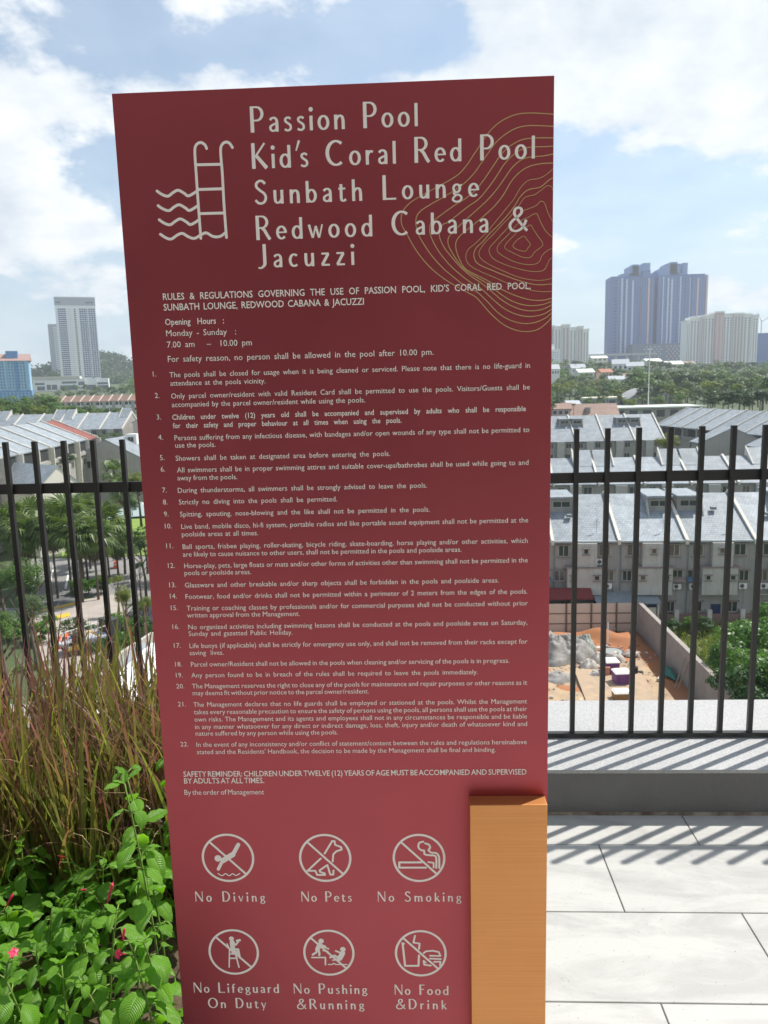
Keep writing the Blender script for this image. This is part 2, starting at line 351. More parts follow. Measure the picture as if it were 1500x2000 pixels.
# ------------------------------------------------------------------ sign print: positions in millimetres on the panel
TEXT_LINES = [("RULES & REGULATIONS GOVERNING THE USE OF PASSION POOL, KID'S CORAL RED POOL,", 51.2, 1509.4, 518.5, 9.1, 1), ('SUNBATH LOUNGE, REDWOOD CABANA & JACUZZI', 51.1, 1494.8, 285.2, 9.2, 1), ('Opening Hours :', 51.8, 1474.7, 84.5, 8.5, 1), ('Monday - Sunday  :', 52.2, 1459.0, 100.8, 8.6, 0), ('7.00 am   –  10.00 pm', 52.2, 1443.1, 122.6, 8.6, 0), ('For safety reason, no person shall be allowed in the pool after 10.00 pm.', 52.0, 1422.9, 381.3, 8.5, 0), ('The pools shall be closed for usage when it is being cleaned or serviced. Please note that there is no life-guard in', 52.9, 1401.1, 516.7, 7.4, 0), ('attendance at the pools vicinity.', 53.1, 1389.2, 138.4, 7.4, 0), ('Only parcel owner/resident with valid Resident Card shall be permitted to use the pools. Visitors/Guests shall be', 53.1, 1370.8, 516.4, 7.4, 0), ('accompanied by the parcel owner/resident while using the pools.', 53.2, 1358.5, 281.0, 7.4, 0), ('Children under twelve (12) years old shall be accompanied and supervised by adults who shall be responsible', 52.5, 1340.4, 511.3, 7.4, 1), ('for their safety and proper behaviour at all times when using the pools.', 52.6, 1328.1, 333.1, 7.4, 1), ('Persons suffering from any infectious disease, with bandages and/or open wounds of any type shall not be permitted to', 53.7, 1310.4, 515.5, 7.4, 0), ('use the pools.', 54.1, 1299.5, 59.4, 7.5, 0), ('Showers shall be taken at designated area before entering the pools.', 53.2, 1280.5, 315.0, 7.5, 0), ('All swimmers shall be in proper swimming attires and suitable cover-ups/bathrobes shall be used while going to and', 54.0, 1263.1, 514.1, 7.5, 0), ('away from the pools.', 53.7, 1251.4, 89.0, 7.5, 0), ('During thunderstorms, all swimmers shall be strongly advised to leave the pools.', 53.2, 1232.9, 367.7, 7.5, 0), ('Strictly no diving into the pools shall be permitted.', 53.5, 1215.4, 235.2, 7.5, 0), ('Spitting, spouting, nose-blowing and the like shall not be permitted in the pools.', 53.9, 1197.2, 370.6, 7.5, 0), ('Live band, mobile disco, hi-fi system, portable radios and like portable sound equipment shall not be permitted at the', 54.6, 1178.5, 513.5, 7.5, 0), ('poolside areas at all times.', 54.5, 1166.9, 114.7, 7.5, 0), ('Ball sports, frisbee playing, roller-skating, bicycle riding, skate-boarding, horse playing and/or other activities, which', 54.5, 1147.9, 513.1, 7.5, 0), ('are likely to cause nuisance to other users, shall not be permitted in the pools and poolside areas.', 54.1, 1136.3, 416.2, 7.5, 0), ('Horse-play, pets, large floats or mats and/or other forms of activities other than swimming shall not be permitted in the', 54.9, 1118.5, 512.9, 7.5, 0), ('pools or poolside areas.', 54.5, 1107.7, 100.9, 7.6, 0), ('Glassware and other breakable and/or sharp objects shall be forbidden in the pools and poolside areas.', 53.8, 1088.6, 471.3, 7.6, 0), ('Footwear, food and/or drinks shall not be permitted within a perimeter of 2 meters from the edges of the pools.', 53.6, 1070.8, 513.9, 7.6, 0), ('Training or coaching classes by professionals and/or for commercial purposes shall not be conducted without prior', 54.1, 1052.6, 514.1, 7.6, 0), ('written approval from the Management.', 53.7, 1041.6, 172.1, 7.6, 0), ('No organized activities including swimming lessons shall be conducted at the pools and poolside areas on Saturday,', 54.5, 1022.9, 513.2, 7.6, 0), ('Sunday and gazetted Public Holiday.', 54.3, 1012.4, 159.3, 7.6, 0), ('Life buoys (if applicable) shall be strictly for emergency use only, and shall not be removed from their racks except for', 54.4, 993.1, 513.5, 7.6, 0), ('saving lives.', 53.8, 981.9, 52.5, 7.6, 0), ('Parcel owner/Resident shall not be allowed in the pools when cleaning and/or servicing of the pools is in progress.', 54.6, 963.4, 486.3, 7.6, 0), ('Any person found to be in breach of the rules shall be required to leave the pools immediately.', 54.0, 945.8, 439.4, 7.6, 0), ('The Management reserves the right to close any of the pools for maintenance and repair purposes or other reasons as it', 53.9, 928.1, 513.8, 7.6, 0), ('may deems fit without prior notice to the parcel owner/resident.', 54.2, 916.9, 272.6, 7.6, 0), ('The Management declares that no life guards shall be employed or stationed at the pools. Whilst the Management', 54.0, 898.1, 513.8, 7.6, 0), ('takes every reasonable precaution to ensure the safety of persons using the pools, all persons shall use the pools at their', 53.9, 885.9, 514.0, 7.7, 0), ('own risks. The Management and its agents and employees shall not in any circumstances be responsible and be liable', 54.1, 873.7, 513.8, 7.7, 0), ('in any manner whatsoever for any direct or indirect damage, loss, theft, injury and/or death of whatsoever kind and', 54.2, 861.5, 513.8, 7.7, 0), ('nature suffered by any person while using the pools.', 54.4, 850.5, 222.4, 7.7, 0), ('In the event of any inconsistency and/or conflict of statement/content between the rules and regulations hereinabove', 54.4, 831.9, 513.3, 7.7, 0), ("stated and the Residents' Handbook, the decision to be made by the Management shall be final and binding.", 54.3, 819.7, 465.7, 7.7, 0), ('SAFETY REMINDER: CHILDREN UNDER TWELVE (12) YEARS OF AGE MUST BE ACCOMPANIED AND SUPERVISED', 30.4, 781.7, 536.9, 9.1, 1), ('BY ADULTS AT ALL TIMES.', 30.7, 770.2, 126.9, 9.1, 1), ('By the order of Management', 30.0, 751.0, 126.8, 8.7, 0), ('1.', 28.6, 1403.0, 0, 7.4, 0), ('2.', 29.3, 1372.2, 0, 7.4, 0), ('3.', 29.6, 1341.2, 0, 7.4, 0), ('4.', 29.7, 1311.8, 0, 7.5, 0), ('5.', 30.1, 1281.9, 0, 7.5, 0), ('6.', 29.8, 1264.9, 0, 7.5, 0), ('7.', 29.9, 1233.8, 0, 7.5, 0), ('8.', 29.6, 1215.9, 0, 7.5, 0), ('9.', 29.9, 1197.8, 0, 7.5, 0), ('10.', 29.9, 1179.7, 0, 7.5, 0), ('11.', 29.8, 1149.6, 0, 7.5, 0), ('12.', 30.2, 1119.3, 0, 7.6, 0), ('13.', 30.0, 1089.4, 0, 7.6, 0), ('14.', 29.8, 1071.8, 0, 7.6, 0), ('15.', 29.9, 1053.6, 0, 7.6, 0), ('16.', 30.2, 1023.8, 0, 7.6, 0), ('17.', 30.3, 993.9, 0, 7.6, 0), ('18.', 30.1, 963.9, 0, 7.6, 0), ('19.', 30.1, 946.2, 0, 7.6, 0), ('20.', 29.5, 928.4, 0, 7.6, 0), ('21.', 29.9, 899.0, 0, 7.7, 0), ('22.', 29.3, 832.8, 0, 7.7, 0)]
TITLE_LINES = [('Passion Pool', 188.3, 1727.3, 228.6, 33.4), ("Kid's Coral Red Pool", 187.7, 1680.5, 387.1, 33.2), ('Sunbath Lounge', 189.3, 1633.8, 308.8, 32.3), ('Redwood Cabana &', 188.6, 1586.5, 376.1, 32.5), ('Jacuzzi', 190.5, 1549.1, 134.4, 31.8), ('No Diving', 35.0, 563.9, 113.7, 18.4), ('No Pets', 207.6, 563.8, 81.2, 18.3), ('No Smoking', 331.0, 563.7, 133.6, 18.2), ('No Lifeguard', 21.2, 397.0, 142.2, 19.2), ('On Duty', 43.7, 368.1, 96.7, 19.3), ('No Pushing', 187.7, 395.8, 121.2, 19.1), ('&Running', 191.6, 367.0, 111.5, 19.2), ('No Food', 354.1, 394.5, 88.3, 19.0), ('&Drink', 355.5, 367.8, 83.2, 19.1)]
CONTOURS = [[(599.6, 1735.9), (583.0, 1737.5), (568.4, 1738.5), (550.9, 1737.6), (533.3, 1731.8), (520.1, 1723.3), (509.7, 1712.6), (500.8, 1700.4), (491.9, 1688.2), (482.9, 1675.8), (472.4, 1664.9), (461.9, 1658.2), (448.4, 1651.6), (434.8, 1645.0), (418.2, 1637.0), (406.0, 1630.3), (396.8, 1622.0), (392.1, 1613.5), (392.1, 1600.9), (399.9, 1586.2), (407.9, 1571.4), (418.2, 1556.5), (431.7, 1541.4), (448.2, 1527.7), (464.9, 1516.9), (481.5, 1507.5), (493.7, 1500.5), (502.8, 1490.6), (516.5, 1475.3), (533.3, 1461.3), (550.1, 1453.7), (565.4, 1451.4), (580.6, 1454.0), (592.8, 1462.7), (599.2, 1469.9)], [(599.6, 1720.6), (586.1, 1721.6), (567.0, 1722.7), (550.9, 1720.5), (536.2, 1713.7), (523.0, 1703.8), (514.1, 1693.0), (503.7, 1679.3), (493.2, 1665.6), (479.7, 1652.7), (467.7, 1644.6), (449.6, 1634.5), (434.5, 1627.2), (419.3, 1618.4), (413.2, 1611.4), (411.5, 1602.8), (412.2, 1597.4), (415.7, 1585.7), (423.1, 1572.4), (433.5, 1557.5), (448.4, 1540.9), (463.5, 1528.0), (477.1, 1517.3), (493.7, 1508.6), (508.9, 1494.8), (524.1, 1478.8), (539.4, 1468.7), (557.7, 1462.9), (574.5, 1463.2), (589.7, 1468.7), (599.2, 1475.9)], [(599.6, 1705.9), (586.2, 1706.4), (568.6, 1706.6), (553.9, 1704.1), (539.2, 1696.3), (528.9, 1686.9), (518.5, 1673.2), (506.5, 1656.7), (494.6, 1643.0), (482.5, 1633.4), (464.5, 1623.3), (444.8, 1610.4), (434.1, 1602.8), (431.1, 1598.2), (430.9, 1588.1), (435.3, 1576.4), (444.1, 1561.5), (457.6, 1545.0), (472.6, 1531.4), (487.7, 1519.9), (501.4, 1511.4), (516.5, 1497.6), (533.3, 1483.7), (551.6, 1475.0), (569.9, 1471.8), (588.1, 1474.7), (599.1, 1481.1)], [(599.6, 1695.5), (587.8, 1695.2), (568.6, 1695.2), (555.4, 1692.2), (542.2, 1683.6), (531.8, 1672.7), (521.4, 1657.6), (509.5, 1642.5), (497.5, 1630.1), (482.4, 1620.6), (467.3, 1609.6), (455.2, 1601.4), (449.2, 1599.1), (444.2, 1590.6), (444.4, 1581.9), (450.3, 1568.6), (460.7, 1555.2), (472.7, 1541.6), (486.3, 1529.5), (499.9, 1520.3), (515.0, 1508.0), (531.7, 1494.2), (548.5, 1484.8), (566.8, 1479.8), (585.0, 1480.8), (599.1, 1486.6)], [(599.6, 1685.7), (586.4, 1683.4), (568.7, 1682.7), (555.5, 1678.9), (543.6, 1669.5), (533.3, 1655.8), (521.4, 1640.6), (507.9, 1626.9), (491.4, 1613.1), (477.8, 1602.1), (461.1, 1587.1), (456.0, 1580.1), (456.4, 1571.3), (462.3, 1559.5), (471.2, 1546.1), (481.8, 1535.5), (496.9, 1526.2), (512.0, 1516.9), (528.7, 1503.2), (547.0, 1492.3), (566.7, 1486.9), (585.0, 1487.4), (599.0, 1491.5)], [(599.6, 1673.8), (583.5, 1673.7), (565.8, 1670.2), (552.5, 1662.2), (542.2, 1651.3), (531.8, 1634.6), (518.3, 1619.4), (501.8, 1605.6), (492.8, 1598.7), (482.2, 1590.8), (471.6, 1582.5), (466.5, 1573.9), (467.6, 1562.3), (472.8, 1549.0), (480.3, 1538.5), (493.9, 1530.7), (509.0, 1522.9), (528.7, 1510.5), (548.5, 1501.1), (568.2, 1494.9), (584.9, 1493.4), (599.3, 1495.9)], [(599.6, 1666.8), (589.6, 1658.8), (579.2, 1654.5), (565.9, 1652.6), (555.6, 1643.7), (546.7, 1629.8), (536.3, 1617.4), (522.8, 1602.1), (509.3, 1587.0), (494.1, 1573.0), (483.5, 1564.7), (480.1, 1554.6), (484.9, 1544.2), (500.0, 1535.0), (518.1, 1527.1), (539.3, 1517.6), (569.7, 1507.9), (584.8, 1505.2), (599.2, 1505.2)], [(599.6, 1654.9), (594.0, 1652.3), (582.3, 1643.5), (566.0, 1640.6), (555.6, 1632.4), (548.2, 1621.3), (539.3, 1610.1), (527.3, 1597.6), (513.8, 1585.4), (503.2, 1574.2), (494.1, 1565.8), (491.3, 1555.7), (497.0, 1545.3), (516.6, 1535.9), (539.3, 1526.4), (562.0, 1518.4), (580.2, 1514.6), (599.1, 1515.1)], [(599.6, 1638.7), (597.1, 1643.7), (591.2, 1644.6), (582.3, 1638.6), (573.4, 1633.5), (561.6, 1630.8), (552.7, 1619.7), (542.2, 1607.2), (531.8, 1597.5), (518.3, 1583.9), (506.2, 1572.7), (498.6, 1561.3), (500.8, 1552.5), (513.6, 1543.3), (533.3, 1533.9), (554.5, 1525.2), (575.6, 1520.9), (590.7, 1520.9), (599.0, 1523.1)], [(599.6, 1598.1), (593.0, 1609.8), (588.4, 1622.1), (583.2, 1625.1), (576.5, 1619.6), (566.1, 1615.7), (557.2, 1612.4), (548.2, 1604.1), (539.3, 1593.3), (524.3, 1577.9), (513.7, 1566.6), (512.9, 1559.4), (519.7, 1550.4), (539.3, 1541.1), (562.0, 1534.5), (578.6, 1532.3), (589.1, 1535.2), (595.0, 1546.6), (599.6, 1550.9)], [(599.6, 1576.9), (590.2, 1585.9), (582.6, 1599.0), (578.1, 1608.5), (572.1, 1608.0), (566.2, 1604.6), (557.2, 1601.3), (548.3, 1593.0), (539.3, 1583.2), (527.3, 1572.0), (523.5, 1564.9), (527.2, 1557.5), (546.9, 1546.7), (566.5, 1542.0), (580.0, 1544.2), (586.0, 1554.2), (593.4, 1560.5), (599.6, 1562.5)], [(569.2, 1594.5), (563.2, 1591.8), (554.3, 1588.5), (545.3, 1580.1), (535.5, 1570.3), (534.8, 1564.5), (545.3, 1558.4), (558.9, 1552.1), (569.4, 1551.8), (575.4, 1558.9), (584.4, 1565.1), (586.1, 1570.1), (579.8, 1579.0), (573.0, 1589.3), (569.2, 1594.5)], [(561.0, 1579.9), (555.8, 1578.3), (548.3, 1572.8), (545.3, 1567.1), (551.3, 1562.5), (561.9, 1560.0), (566.4, 1565.0), (569.3, 1568.5), (564.8, 1575.1), (561.0, 1579.9)]]
RINGS = [('no_diving', 92.6, 641.3, 42.2, 42.7, (63.1, 670.6, 121.3, 611.9)), ('no_pets', 249.0, 640.7, 41.8, 42.2, (220.5, 669.5, 278.2, 611.2)), ('no_smoking', 398.5, 640.2, 41.8, 42.1, (370.0, 668.5, 428.2, 610.4)), ('no_lifeguard', 92.1, 472.4, 41.9, 41.6, (63.7, 500.3, 121.4, 443.1)), ('no_pushing', 248.5, 471.4, 42.2, 41.9, (218.8, 499.6, 277.0, 442.1)), ('no_food', 398.3, 470.6, 42.1, 42.2, (370.0, 498.8, 427.1, 441.7))]
ICONS = {'ladder': [([(126.3, 1709.2), (124.0, 1714.2), (118.3, 1717.2), (112.2, 1714.1), (109.7, 1705.4), (109.7, 1676.5), (109.9, 1642.9), (110.6, 1591.4)], 3.72, 1), ([(162.0, 1709.1), (158.4, 1714.7), (153.0, 1716.4), (147.6, 1712.9), (145.4, 1704.1), (146.1, 1675.3), (146.0, 1635.0), (146.8, 1591.4)], 3.72, 1), ([(110.0, 1688.6), (145.2, 1688.0)], 3.72, 0), ([(110.8, 1656.2), (145.6, 1656.1)], 3.72, 0), ([(111.1, 1624.4), (145.8, 1624.1)], 3.72, 0), ([(53.3, 1656.1), (60.1, 1651.4), (68.3, 1649.0), (75.9, 1653.5), (83.2, 1656.2), (91.3, 1651.9), (97.1, 1648.3), (108.2, 1653.6)], 3.72, 1), ([(53.3, 1636.9), (60.1, 1632.2), (68.4, 1629.8), (75.9, 1634.4), (83.3, 1637.0), (91.4, 1632.7), (97.2, 1629.1), (108.4, 1634.4)], 3.72, 1), ([(53.6, 1618.1), (60.5, 1613.3), (68.7, 1611.0), (76.3, 1615.5), (83.7, 1618.2), (91.8, 1613.9), (97.6, 1610.3), (108.8, 1615.6)], 3.72, 1), ([(53.8, 1598.7), (61.9, 1593.4), (69.1, 1592.0), (77.9, 1597.0), (85.3, 1598.8), (93.4, 1594.0), (101.7, 1591.7), (111.7, 1596.4), (119.0, 1598.4), (128.3, 1593.3), (138.0, 1593.2), (146.7, 1598.7)], 3.72, 1)], 'no_diving': [([(79.3, 640.6), (78.3, 638.5), (76.3, 637.6), (74.5, 638.5), (73.8, 640.6), (74.7, 642.7), (76.7, 643.5), (78.6, 642.7), (79.3, 640.6)], 5.91, 0), ([(75.8, 621.5), (81.0, 631.7), (85.7, 637.9)], 5.29, 0), ([(84.9, 637.1), (91.7, 641.8), (100.6, 647.2)], 9.02, 0), ([(99.8, 645.7), (104.5, 653.4), (110.6, 664.6)], 6.53, 0), ([(74.9, 614.0), (81.1, 610.1), (87.1, 613.7), (92.7, 610.0), (98.6, 613.6), (103.5, 610.5), (110.2, 613.9)], 1.71, 1)], 'no_pets': [([(248.5, 648.7), (261.2, 670.1), (265.0, 670.1), (265.7, 663.8), (275.1, 659.7), (275.9, 655.5), (267.2, 652.4), (262.2, 647.2), (260.8, 634.7)], 3.14, 0), ([(241.9, 640.0), (219.9, 618.5), (232.4, 618.4), (235.0, 611.1), (247.5, 611.1), (247.2, 613.8), (240.0, 616.3), (239.1, 619.1), (252.0, 628.5), (256.1, 611.7), (260.9, 611.7), (261.6, 619.0)], 3.14, 0)], 'no_smoking': [([(409.2, 623.5), (366.8, 623.6), (367.0, 632.8), (402.7, 632.7)], 3.35, 0), ([(413.1, 633.3), (421.6, 631.8), (421.5, 623.4)], 2.72, 0), ([(405.6, 668.5), (399.5, 666.5), (397.9, 659.2), (402.1, 654.0), (406.8, 653.0), (407.7, 646.8), (416.2, 645.1), (423.7, 644.2), (425.9, 638.4), (425.7, 622.8)], 3.14, 1), ([(408.6, 665.8), (414.6, 663.3), (416.4, 658.1), (414.0, 654.0), (418.1, 649.8), (425.7, 648.8), (429.8, 643.6), (430.6, 636.3), (430.4, 622.8)], 3.14, 1)], 'no_lifeguard': [([(91.5, 496.9), (90.9, 495.5), (89.6, 494.9), (88.3, 495.5), (87.9, 496.9), (88.5, 498.4), (89.8, 499.0), (91.1, 498.4), (91.5, 496.9)], 4.54, 0), ([(90.4, 490.9), (91.0, 476.7)], 7.71, 0), ([(93.0, 490.9), (96.1, 485.3), (100.5, 490.9)], 2.72, 0), ([(98.6, 493.1), (103.3, 494.3)], 4.08, 0), ([(90.6, 477.4), (99.7, 477.4), (101.5, 462.8)], 3.63, 0), ([(82.1, 487.5), (85.5, 477.4), (83.0, 444.6)], 2.27, 0), ([(93.6, 476.3), (99.3, 444.6)], 2.5, 0), ([(85.4, 475.1), (94.5, 475.1)], 1.82, 0), ([(85.0, 469.0), (96.2, 469.1)], 2.27, 0), ([(84.6, 461.1), (96.8, 461.2)], 2.72, 0), ([(91.2, 470.6), (97.4, 471.8)], 6.35, 0)], 'no_pushing': [([(238.7, 492.7), (238.0, 491.1), (236.6, 490.4), (235.2, 491.1), (234.7, 492.7), (235.3, 494.3), (236.8, 494.9), (238.2, 494.3), (238.7, 492.7)], 4.99, 0), ([(234.0, 486.6), (230.1, 477.7)], 7.71, 0), ([(230.1, 477.7), (227.8, 472.1), (222.0, 468.0)], 3.86, 0), ([(231.7, 477.7), (232.9, 472.1), (232.7, 467.1)], 3.63, 0), ([(235.4, 486.6), (243.4, 483.3)], 2.72, 0), ([(238.3, 483.3), (248.2, 478.8)], 2.72, 0), ([(239.0, 475.4), (247.0, 474.3)], 2.04, 0), ([(220.4, 462.8), (242.6, 462.9), (242.1, 449.6)], 2.72, 0), ([(273.7, 477.8), (273.0, 476.2), (271.6, 475.5), (270.2, 476.2), (269.7, 477.7), (270.3, 479.3), (271.8, 480.0), (273.1, 479.3), (273.7, 477.8)], 4.99, 0), ([(271.0, 471.0), (265.7, 460.9)], 8.62, 0), ([(269.0, 471.0), (260.1, 474.8)], 3.18, 0), ([(265.3, 460.9), (257.8, 466.5), (250.6, 463.1)], 3.86, 0), ([(263.6, 459.1), (254.5, 458.2)], 2.72, 0), ([(247.1, 450.0), (253.2, 450.1), (256.3, 452.3), (259.2, 450.1), (277.4, 450.1)], 2.04, 0)], 'no_food': [([(371.3, 488.1), (369.1, 489.2), (372.4, 447.9), (394.1, 448.0), (395.4, 467.1)], 3.41, 0), ([(389.5, 502.8), (386.8, 490.2), (396.7, 488.6), (395.6, 478.7)], 2.98, 0), ([(403.0, 471.3), (406.8, 474.5), (418.1, 475.6), (427.5, 473.1), (430.2, 466.1), (413.3, 466.5)], 2.98, 0), ([(413.2, 461.2), (430.7, 460.4)], 2.98, 0), ([(402.8, 456.5), (403.6, 450.2), (414.0, 448.5)], 3.2, 0), ([(419.7, 455.5), (430.1, 455.5), (429.1, 449.2)], 2.98, 0), ([(402.8, 457.6), (406.5, 454.0)], 2.56, 0)]}
# ------------------------------------------------------------------ sign
SA, SB = Vector((-.41162, 1.10296, 0)), Vector((.18835, 1.10957, 0))
ang = math.atan2(SB.y-SA.y, SB.x-SA.x)
sign = thing('pool_rules_sign', 'tall maroon pool rules board with cream lettering and copper corner piece', 'sign', SA, ang)
def panelmat():
    m = mat('maroon_panel', (.45, .085, .100), .42, metal=.80, spec=.5, noise=(2.2, .8, (.415, .087, .104)), bump=(900, .02))
    return m
m_panel = panelmat(); m_edge = mat('panel_edge', (.55, .5, .45), .5)
m_ink = mat('cream_ink', (.95, .88, .82), .5, spec=.4); m_gold = mat('gold_ink', (.55, .38, .17), .5, spec=.35)
W_, TH = .600, .022
pb = MB().box(0, W_, 0, TH, .02, 1.7843, 0)
pn_ = pb.build('panel', [m_panel], sign); pe_ = pn_.modifiers.new('edge', 'BEVEL'); pe_.width = .0008; pe_.segments = 2
nt_ = m_panel.node_tree; sc_ = N(nt_.nodes, 'ShaderNodeTexNoise', i_Scale=6.0, i_Detail=7); nt_.links.new([n for n in nt_.nodes if n.type == 'TEX_COORD'][0].outputs['Object'], sc_.inputs['Vector'])
rg_ = N(nt_.nodes, 'ShaderNodeMapRange'); nt_.links.new(sc_.outputs['Fac'], rg_.inputs['Value']); rg_.inputs['To Min'].default_value = .36; rg_.inputs['To Max'].default_value = .50; nt_.links.new(rg_.outputs[0], nt_.nodes['Principled BSDF'].inputs['Roughness'])
def ribbon(pts, widths, y, mb):
    """flat ribbon on the panel face; points in metres (u, z)"""
    n = len(pts); L = []; R = []
    for i in range(n):
        a = pts[max(i-1, 0)]; b = pts[min(i+1, n-1)]; dx, dz = b[0]-a[0], b[1]-a[1]; l = math.hypot(dx, dz) or 1e-9
        nx_, nz_ = -dz/l, dx/l; h = widths[i]/2
        if 0 < i < n-1:                       # mitre
            d0 = (pts[i][0]-a[0], pts[i][1]-a[1]); l0 = math.hypot(*d0) or 1e-9
            c = max(.5, abs((-d0[1]/l0)*nx_ + (d0[0]/l0)*nz_)); h /= c
        L.append((pts[i][0]+nx_*h, y, pts[i][1]+nz_*h)); R.append((pts[i][0]-nx_*h, y, pts[i][1]-nz_*h))
    k = len(mb.v); mb.v += L+R
    for i in range(n-1): mb.f.append((k+n+i, k+n+i+1, k+i+1, k+i)); mb.m.append(0)
def disc(u, z, r, y, mb, k=16):
    mb.poly([(u+r*math.cos(-t*2*math.pi/k), y, z-r*math.sin(-t*2*math.pi/k)) for t in range(k)][::-1])
def catmull(P, sub=6, closed=False):
    out = []; n = len(P)
    for i in range(n-1 if not closed else n):
        if closed: p0, p1, p2, p3 = (P[(i+j-1) % n] for j in range(4))
        else: p0, p1, p2, p3 = P[max(i-1, 0)], P[i], P[i+1], P[min(i+2, n-1)]
        for s in range(sub):
            t = s/sub
            out.append(tuple(.5*((2*b)+(-a+c)*t+(2*a-5*b+4*c-d)*t*t+(-a+3*b-3*c+d)*t**3) for a, b, c, d in zip(p0, p1, p2, p3)))
    out.append(P[0] if closed else P[-1]); return out

# contour lines (gold)
gold = MB(); yy = -.00010
for i, c in enumerate(CONTOURS):
    P = [(a/1000, b/1000) for a, b in c]
    closed = P[0] == P[-1]
    P = catmull(P[:-1], 6, True) if closed else catmull(P, 6)
    P = [(min(a, .5996), b) for a, b in P]
    w0 = (.00122 if i < 6 or i == 7 else .00085)
    ribbon(P, [w0]*len(P), yy-.000003*i, gold)
gold.build('contour_lines', m_gold, sign)

